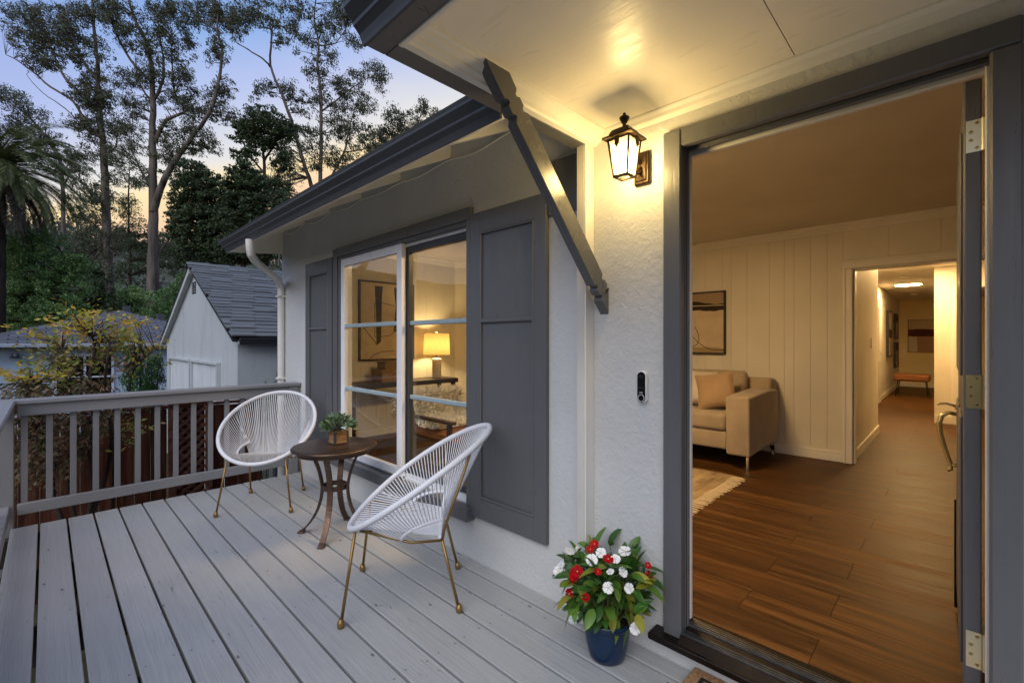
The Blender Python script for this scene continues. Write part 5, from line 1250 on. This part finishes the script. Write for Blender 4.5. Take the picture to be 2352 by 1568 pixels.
tree('eucalyptus_tree', 'tall leaning eucalyptus with a dense grey green middle at left', 42,
     [([(252, 735), (250, 640), (247, 560), (243, 450), (240, 370), (236, 320), (230, 260), (226, 190), (222, 120), (215, 40), (212, -60)], .50, .08),
      ([(236, 320), (200, 285), (170, 235), (115, 200), (75, 165), (40, 140), (12, 125)], .16, .03), ([(230, 262), (185, 215), (150, 180), (125, 130), (100, 70), (85, 10)], .18, .03),
      ([(226, 190), (185, 130), (165, 70), (150, 10)], .14, .03), ([(240, 360), (268, 335), (262, 300)], .12, .03), ([(236, 320), (200, 300), (150, 250), (100, 215), (60, 172)], .08, .02), ([(245, 480), (200, 430), (170, 400)], .10, .03), ([(247, 560), (220, 520), (190, 490)], .1, .03)],
     [(55, 40, 55, 40), (110, 60, 60, 50), (60, 95, 45, 30), (165, 55, 45, 50), (215, 30, 40, 35), (130, 125, 55, 35), (95, 150, 35, 22), (210, 130, 40, 45), (215, 215, 48, 50), (225, 275, 45, 45), (185, 205, 40, 35), (180, 285, 30, 25), (265, 300, 30, 35), (210, 345, 40, 26), (160, 370, 45, 26), (260, 390, 26, 40), (195, 420, 42, 36), (235, 470, 36, 36), (185, 480, 45, 30), (210, 540, 50, 40), (255, 560, 30, 34), (180, 600, 40, 40)],
     EUC, BARK, .21, .18, wind, .5, 11.5, 74)
tree('eucalyptus_tree', 'eucalyptus with thin drooping branches above the palm', 50,
     [([(148, 640), (146, 520), (145, 430), (140, 380), (120, 330), (85, 290), (50, 255), (5, 225)], .28, .03), ([(145, 430), (165, 380), (160, 330)], .1, .03), ([(120, 330), (80, 310), (30, 290)], .08, .02)],
     [(30, 240, 40, 28), (80, 270, 40, 24), (20, 285, 40, 22), (75, 310, 40, 24), (115, 335, 35, 25), (140, 380, 28, 25), (15, 215, 25, 20)], EUC, BARK, .24, .18, wind, .5, 11, 74)
tree('eucalyptus_tree', 'tallest eucalyptus with a forked trunk left of the white garage', 38,
     [([(352, 735), (352, 640), (352, 588), (352, 520), (352, 443), (351, 360), (351, 300), (351, 225), (349, 160), (335, 95), (305, 35), (292, -50)], .55, .07),
      ([(352, 490), (364, 445), (385, 400), (412, 356), (442, 315), (480, 262), (502, 187), (510, 112), (499, 67), (505, 0)], .30, .05), ([(356, 330), (382, 278), (428, 255), (405, 225), (398, 170), (392, 90)], .17, .03),
      ([(349, 190), (300, 139), (262, 67), (240, -10)], .15, .03), ([(345, 430), (320, 385), (300, 335)], .12, .03), ([(350, 240), (375, 180), (372, 110), (360, 40)], .15, .03), ([(352, 600), (380, 560), (398, 530), (405, 500)], .12, .03), ([(349, 235), (320, 190), (310, 130)], .1, .03), ([(412, 356), (440, 350), (470, 340)], .08, .03)],
     [(280, 40, 45, 40), (310, 85, 35, 35), (250, 25, 30, 30), (370, 100, 34, 40), (395, 50, 40, 40), (430, 30, 40, 28), (365, 20, 40, 25), (420, 95, 25, 32), (330, 165, 30, 35), (390, 165, 34, 32), (425, 160, 22, 30), (290, 180, 26, 20), (400, 235, 40, 24), (440, 215, 24, 22), (470, 250, 38, 34), (510, 210, 26, 34), (520, 265, 22, 24), (440, 290, 30, 22), (390, 300, 30, 30), (310, 250, 30, 34), (300, 300, 26, 28), (375, 350, 30, 30), (300, 350, 36, 34), (440, 340, 30, 26), (475, 330, 26, 30), (320, 400, 26, 28), (400, 390, 26, 26), (500, 120, 30, 30), (530, 30, 35, 30), (480, 25, 30, 25)],
     EUC, BARK, .19, .18, wind, .5, 11.0, 76)
tree('eucalyptus_tree', 'slender twin stemmed eucalyptus rising above the eave', 46,
     [([(728, 560), (722, 470), (714, 424), (692, 356), (669, 277), (647, 217), (621, 150), (624, 75), (602, 56), (590, -10)], .30, .05), ([(725, 520), (735, 440), (737, 337), (737, 225), (729, 142), (733, 105), (722, 45), (728, -20)], .26, .05),
      ([(622, 155), (606, 138), (570, 115), (540, 95), (525, 55)], .10, .03), ([(730, 470), (765, 400), (790, 350), (802, 300), (815, 250)], .16, .04), ([(733, 105), (770, 100), (800, 60)], .08, .02), ([(735, 260), (780, 225), (820, 195), (868, 170)], .1, .02), ([(790, 350), (850, 340), (885, 315)], .08, .03), ([(624, 100), (665, 95), (690, 40)], .07, .02)],
     [(505, 50, 30, 38), (560, 28, 36, 28), (545, 75, 30, 24), (600, 30, 30, 30), (645, 30, 32, 30), (690, 45, 30, 40), (655, 90, 24, 22), (700, 105, 22, 22), (770, 30, 30, 40), (810, 60, 32, 48), (790, 20, 36, 26), (735, 70, 26, 26), (600, 215, 26, 18), (650, 200, 30, 20), (718, 150, 26, 22), (760, 130, 26, 22), (700, 235, 30, 28), (755, 210, 34, 28), (800, 195, 34, 30), (845, 160, 34, 22), (870, 180, 22, 26), (800, 250, 34, 30), (760, 290, 34, 28), (835, 240, 26, 24), (700, 310, 36, 28), (660, 340, 34, 30), (740, 360, 36, 32), (810, 310, 36, 30), (790, 370, 36, 32), (650, 400, 36, 34), (850, 320, 30, 30), (640, 440, 30, 26)],
     EUC, BARK, .23, .18, (.35, -.2, -.9), .5, 11.5, 76)
tree('eucalyptus_tree', 'low rounded eucalyptus showing above the gutter at right', 52,
     [([(905, 520), (905, 440), (908, 350), (915, 300), (925, 265)], .24, .05), ([(908, 370), (950, 310), (968, 255)], .12, .03), ([(908, 380), (960, 330), (1000, 262)], .1, .03), ([(908, 380), (880, 330), (870, 290)], .1, .03)],
     [(915, 265, 32, 18), (945, 290, 32, 24), (895, 300, 34, 24), (968, 240, 18, 20), (968, 270, 22, 22), (1000, 258, 22, 9), (1010, 275, 18, 14), (870, 330, 34, 30), (930, 330, 40, 24), (985, 300, 26, 18)],
     EUC, BARK, .24, .2, (.3, -.2, -.9), .6, 10.5, 76)
tree('cypress_tree', 'flat topped dark cypress behind the eave', 36,
     [([(612, 600), (611, 480), (608, 400), (604, 340), (596, 300)], .26, .06), ([(608, 400), (575, 360), (555, 320)], .1, .03), ([(606, 370), (640, 320), (655, 290)], .1, .03), ([(610, 440), (640, 400), (660, 370)], .08, .02)],
     [(600, 262, 36, 14), (575, 285, 34, 20), (620, 290, 40, 24), (555, 305, 22, 20), (650, 300, 26, 22), (585, 325, 34, 14), (630, 330, 30, 16), (570, 350, 26, 14), (650, 370, 22, 20), (590, 420, 30, 20), (640, 430, 26, 22)],
     CYP, BARKD, .22, .26, (.1, 0, .35), .8, 8.5, 64, .55)
for lb, dd, base, blobs in (
    ('dark broad conifer right of the forked eucalyptus', 31, (478, 700), [(440, 395, 26, 26), (470, 420, 40, 32), (430, 450, 36, 40), (490, 470, 50, 44), (440, 520, 46, 40), (500, 540, 56, 40), (450, 580, 50, 36), (540, 500, 40, 46), (410, 500, 22, 40), (520, 590, 50, 30)]),
    ('dark conifer standing just behind the garage roof', 27, (560, 700), [(560, 395, 26, 30), (540, 440, 38, 36), (585, 450, 36, 42), (560, 510, 50, 46), (600, 520, 36, 36), (530, 570, 44, 30), (590, 570, 50, 30), (640, 480, 34, 34)]),
    ('dim conifer between the two big eucalyptus trunks', 60, (300, 690), [(290, 470, 30, 24), (300, 520, 40, 28), (280, 560, 34, 26), (330, 560, 36, 24), (390, 560, 30, 30), (400, 600, 30, 30), (320, 610, 50, 20)])):
    tree('conifer_tree', lb, dd, [([base, (base[0] - 2, base[1] - 120), (base[0] - 4, base[1] - 220), (base[0] - 3, base[1] - 300)], .26, .05)], blobs, CYP, BARKD, .20, .26, (.15, 0, .1), .8, 8.5, 62, .6)
tree('acacia_tree', 'broad bright green bushy tree under the palm at left', 21,
     [([(70, 790), (70, 720), (75, 660), (80, 600)], .20, .05), ([(72, 700), (120, 640), (160, 600)], .1, .03), ([(72, 700), (30, 640), (10, 600)], .1, .03)],
     [(60, 560, 60, 34), (20, 590, 46, 36), (110, 570, 50, 34), (150, 610, 44, 36), (60, 620, 60, 40), (100, 650, 60, 36), (20, 660, 50, 40), (170, 660, 36, 36), (60, 700, 70, 36), (130, 705, 60, 30), (10, 730, 50, 36), (90, 745, 70, 24), (185, 610, 20, 30)],
     ACA, BARKD, .105, .24, (0, 0, .1), 1.0, 11.0, 78, .7, csize=15)
for lb, dd, base, blobs in (
    ('round green shrub at the foot of the forked eucalyptus', 30, (300, 740), [(285, 690, 34, 22), (330, 695, 36, 24), (300, 670, 24, 14), (260, 705, 26, 18)]),
    ('green shrub against the left side of the garage', 26, (405, 750), [(400, 690, 34, 24), (420, 660, 26, 26), (385, 715, 30, 20), (430, 690, 26, 30)]),
    ('dark undergrowth tree beside the neighbour roof', 28, (215, 740), [(215, 660, 30, 30), (190, 690, 34, 24), (240, 690, 30, 22), (150, 720, 30, 18), (225, 620, 26, 24)])):
    tree('shrub', lb, dd, [([base, (base[0], base[1] - 30), (base[0] + 2, base[1] - 60)], .09, .03)], blobs, ACA if 'green' in lb else CYP, BARKD, .15, .26, (0, 0, .1), 1.0, 9.0, 66, .7, group='garden shrubs')

# ------------------------------------------------------------------ date palm
pc = at(-14, 398, 19.0); t_ = thing('palm_tree', (pc.x, pc.y, -1.2), 'date palm with long drooping fronds at the left edge', 'tree')
q = MB(); n = 26; q.tube([(pc.x, pc.y, -1.4 + (pc.z + 1.2) * i / n) for i in range(n + 1)], [.34 + .03 * (i % 2) for i in range(n + 1)], 14); q.lathe([(.33, pc.z - .3), (.48, pc.z - .05), (.42, pc.z + .25), (.15, pc.z + .4)], (pc.x, pc.y), 14); q.build('trunk', BARKD, t_, smooth=True)
for i in range(120):
    th_ = i * 2.39996 + random.uniform(-.2, .2); lift = 1.25 - 2.0 * (i / 120.0) + random.uniform(-.1, .1); L_ = random.uniform(3.2, 3.9) * (1.0 if i < 104 else .85)
    P = []; p = Vector((pc.x, pc.y, pc.z + .15)); e = lift; sN = 12
    for k in range(sN + 1):
        P.append(p.copy()); p = p + Vector((math.cos(th_) * math.cos(e), math.sin(th_) * math.cos(e), math.sin(e))) * (L_ / sN); e -= (.075 + .013 * k) if e > -1.25 else 0.0
    sp = spline(P, 3); q = MB(); q.tube(sp, [.022 * (1 - .85 * k / (len(sp) - 1)) for k in range(len(sp))], 5)
    V = []; F = []; side = Vector((-math.sin(th_), math.cos(th_), 0))
    for k in range(4, len(sp)):
        d = (sp[min(k + 1, len(sp) - 1)] - sp[k - 1]).normalized(); ll = .42 * math.sin(math.pi * min(1, .15 + .85 * k / len(sp)) ** .9) + .10
        for j in (0, .5):
            b0 = sp[k] + d * j * (L_ / sN / 3)
            for s_ in (-1, 1):
                dr = (side * s_ * .75 + d * .75 + Vector((0, 0, -.08 + random.uniform(-.12, .12)))).normalized(); w_ = d * .028; o_ = len(V); V += [b0 - w_, b0 + dr * ll * .5 + w_ * .9 - w_ * .0, b0 + dr * ll + Vector((0, 0, -.05)), b0 + dr * ll * .5 - w_ * .9]; F.append((o_, o_ + 1, o_ + 2, o_ + 3))
    q.add(V, F); q.build('frond', PALM if i < 96 else PALMD, t_)

# ------------------------------------------------------------------ Japanese maple by the fence
def aty(dx, dy, y):
    a = (dx - 1176) * PX / 1820.0; return at(dx, dy, y / (VY + a * RY))
t_ = thing('maple_shrub', (.25, 5.95, -1.2), 'feathery maple turning yellow and bronze behind the railing', 'shrub')
q = MB(); Vs = {0: [], 1: [], 2: []}; ctr = []
def fan(cx, cy, d, rx, ry, n, m): ctr.append((cx, cy, d, rx, ry, n, m))
for a in ((215, 735, 6.0, 75, 16, 26, 0), (180, 755, 5.9, 70, 15, 24, 0), (255, 775, 6.1, 70, 18, 24, 0), (130, 775, 5.9, 60, 16, 14, 0), (300, 745, 6.2, 50, 10, 10, 0), (200, 790, 6.1, 80, 20, 26, 1), (150, 815, 5.8, 80, 18, 22, 1), (260, 810, 6.1, 80, 18, 22, 1), (330, 800, 6.2, 50, 12, 10, 0), (90, 840, 5.8, 60, 16, 16, 1), (210, 840, 5.9, 90, 18, 22, 1), (320, 840, 6.1, 55, 12, 9, 1), (60, 870, 5.6, 70, 14, 22, 0), (120, 875, 5.7, 80, 16, 24, 1), (40, 895, 5.6, 60, 16, 24, 2), (140, 900, 5.7, 100, 16, 26, 2), (230, 880, 5.9, 60, 20, 12, 2), (60, 940, 5.6, 80, 20, 30, 2), (150, 950, 5.7, 90, 24, 32, 2), (90, 990, 5.6, 90, 24, 34, 2), (180, 1000, 5.8, 60, 24, 22, 2), (60, 1040, 5.6, 70, 24, 26, 2), (130, 1060, 5.7, 80, 24, 26, 2), (260, 985, 5.9, 46, 18, 14, 1), (240, 940, 5.9, 50, 18, 14, 2), (70, 1095, 5.7, 60, 24, 14, 2), (310, 1005, 5.9, 26, 12, 6, 1)): fan(*a)
trunks = [([(185, 1270), (190, 1130), (200, 1010), (205, 930), (212, 860), (215, 790), (210, 745)], .030), ([(185, 1270), (215, 1120), (240, 1000), (258, 900), (265, 830), (268, 790)], .026), ([(180, 1270), (150, 1140), (120, 1040), (95, 950), (75, 890)], .024), ([(190, 1270), (170, 1100), (150, 960), (140, 880), (135, 800)], .020), ([(240, 1000), (280, 930), (320, 850), (335, 805)], .012)]
nodes = []
for P, r0 in trunks:
    sp = spline([aty(p[0], p[1], 5.75) + Vector((random.uniform(-.08, .08), random.uniform(-.2, .2), 0)) for p in P], 4); sp[0] = Vector((sp[0].x, sp[0].y, -1.25)); k = len(sp)
    q.tube(sp, [r0 * (1 - .8 * i / (k - 1)) for i in range(k)], 7); nodes += sp[k // 3:]
NP = np.array(nodes)
acc = {0: ([], [], 0), 1: ([], [], 0), 2: ([], [], 0)}
for (cx, cy, d, rx, ry, n, m) in ctr:
    for _ in range(n if m == 2 else int(n * .8)):
        a = random.uniform(0, 2 * math.pi); k = math.sqrt(random.random()); cc = aty(cx + rx * k * math.cos(a), cy + ry * k * math.sin(a), d - .1 + random.uniform(-.35, .30))
        dd = NP - np.array(cc); j = int(np.argmin(np.linalg.norm(dd, axis=1))); st_ = Vector(NP[j]); dirn = (cc - st_); 
        if dirn.length < 1.1: q.tube([st_, (st_ + cc) / 2 + Vector((0, 0, .03)), cc], [.006, .004, .0015], 4, caps=False)
        hd = Vector((dirn.x, dirn.y, .12 if m < 2 else -.1)); hd = hd.normalized() if hd.length > .01 else Vector((1, 0, 0))
        ln = random.uniform(.10, .22); nlv = 13 if m < 2 else 12
        tpos = rng.random(nlv)[:, None]; sidev = np.array((-hd.y, hd.x, 0)); C = np.array(cc)[None] + np.array(hd)[None] * ln * (tpos - .4) * 1.6 + sidev[None] * rng.uniform(-.07, .07, (nlv, 1)) + rng.normal(size=(nlv, 3)) * .014
        D = np.array(hd)[None] * .8 + sidev[None] * np.sign(rng.uniform(-1, 1, (nlv, 1))) * .55 + np.array((0, 0, -.3))[None] + rng.normal(size=(nlv, 3)) * .25
        s_ = rng.uniform(.034, .066, nlv); V, F = leaves(C, D, s_, s_ * .20); mm = m if random.random() < .75 else min(2, m + 1)
        A, B_, o_ = acc[mm]; A.append(V); B_.append(F + o_); acc[mm] = (A, B_, o_ + len(V))
q.build('branches', BARKD, t_, smooth=True)
for k, (nm, mt) in enumerate((('yellow_foliage', MAPY), ('green_foliage', MAPG), ('bronze_foliage', MAPB))): 
    o = np_obj(nm, np.concatenate(acc[k][0]), np.concatenate(acc[k][1]), mt, t_, off=ORG[t_.name]); o['kind'] = 'stuff'

# ------------------------------------------------------------------ columnar hedge plants beside the garage
for i, (px, d, zt, lb) in enumerate(((300, 10.6, 826, 'bright green columnar juniper nearest the maple'), (322, 10.8, 832, 'bright green columnar juniper in the middle of the row'), (343, 11.0, 834, 'bright green columnar juniper third along the row'), (362, 11.3, 826, 'narrow dark green juniper against the garage corner'))):
    c = at(px, zt, d); t_ = thing('juniper', (c.x, c.y, -1.2), lb, 'shrub', 'columnar junipers'); Vs, Fs, o_ = [], [], 0
    MB().tube([(c.x, c.y, -1.25), (c.x, c.y, c.z - .3)], [.03, .012], 6).build('trunk', BARKD, t_)
    h_ = c.z + 1.2
    for k in range(70):
        u = k / 70; rr = .17 * (1 - u ** 3) + .03; a = random.uniform(0, 6.28); cc = (c.x + rr * .7 * math.cos(a), c.y + rr * .7 * math.sin(a), -1.1 + h_ * u)
        V, F = clump_leaves(cc, (.10, .10, .12), 34, .075, .14, (math.cos(a) * .25, math.sin(a) * .25, .95), .25); Vs.append(V); Fs.append(F + o_); o_ += len(V)
    np_obj('crown', np.concatenate(Vs), np.concatenate(Fs), HEDGE if i < 3 else CYP, t_, off=ORG[t_.name])
# small upright sprigs behind the rail by the garage wall
for (px, py, d, lb) in ((612, 884, 6.3, 'small leafy sprig poking above the rail'),):
    c = at(px, py, d); t_ = thing('young_shrub', (c.x, c.y, -1.2), 'young shrub with upright sprigs above the rail by the house corner', 'shrub'); Vs, Fs, o_ = [], [], 0; q = MB()
    for k in range(9):
        x_, y_ = c.x + random.uniform(-.13, .13), c.y + random.uniform(-.1, .1); top = c.z + .10 - abs(x_ - c.x) * .9 - random.uniform(0, .12); q.tube([(c.x, c.y, -1.2), (x_, y_, .3), (x_, y_, top)], [.006, .004, .002], 4)
        n_ = 70; zs = rng.uniform(.2, top, n_); C = np.stack([np.full(n_, x_), np.full(n_, y_), zs], 1) + rng.normal(size=(n_, 3)) * .008; D = np.stack([rng.normal(size=n_), rng.normal(size=n_), np.full(n_, .8)], 1); s_ = rng.uniform(.018, .032, n_); V, F = leaves(C, D, s_, s_ * .28); Vs.append(V); Fs.append(F + o_); o_ += len(V)
    q.build('stem', STEM, t_); np_obj('foliage', np.concatenate(Vs), np.concatenate(Fs), HEDGE, t_, off=ORG[t_.name])['kind'] = 'stuff'

# ------------------------------------------------------------------ scrub and far woodland on the hillside
Vs, Fs, o_ = [], [], 0
for i in range(620):
    a = random.uniform(-62, 12); dist = random.uniform(58, 190); an = TH + R(a); x_, y_ = math.sin(an) * dist, math.cos(an) * dist
    z_ = float(ground_z(np.array(x_), np.array(y_))); r_ = random.uniform(.9, 2.6) * (1 + dist / 260)
    V, F = clump_leaves((x_, y_, z_ + r_ * .55), (r_ * 1.25, r_ * 1.25, r_ * .75), 70, .75, .34, (0, 0, .5), .9); Vs.append(V); Fs.append(F + o_); o_ += len(V)
SCR = leafmat('hillside_scrub_leaf', [(0, (.045, .060, .040)), (.5, (.085, .100, .066)), (1, (.15, .155, .11))])
o = np_obj('hillside_scrub', np.concatenate(Vs), np.concatenate(Fs), SCR); tag(o, 'grey green scrub covering the hillside behind the trunks', 'scrub', kind='stuff')
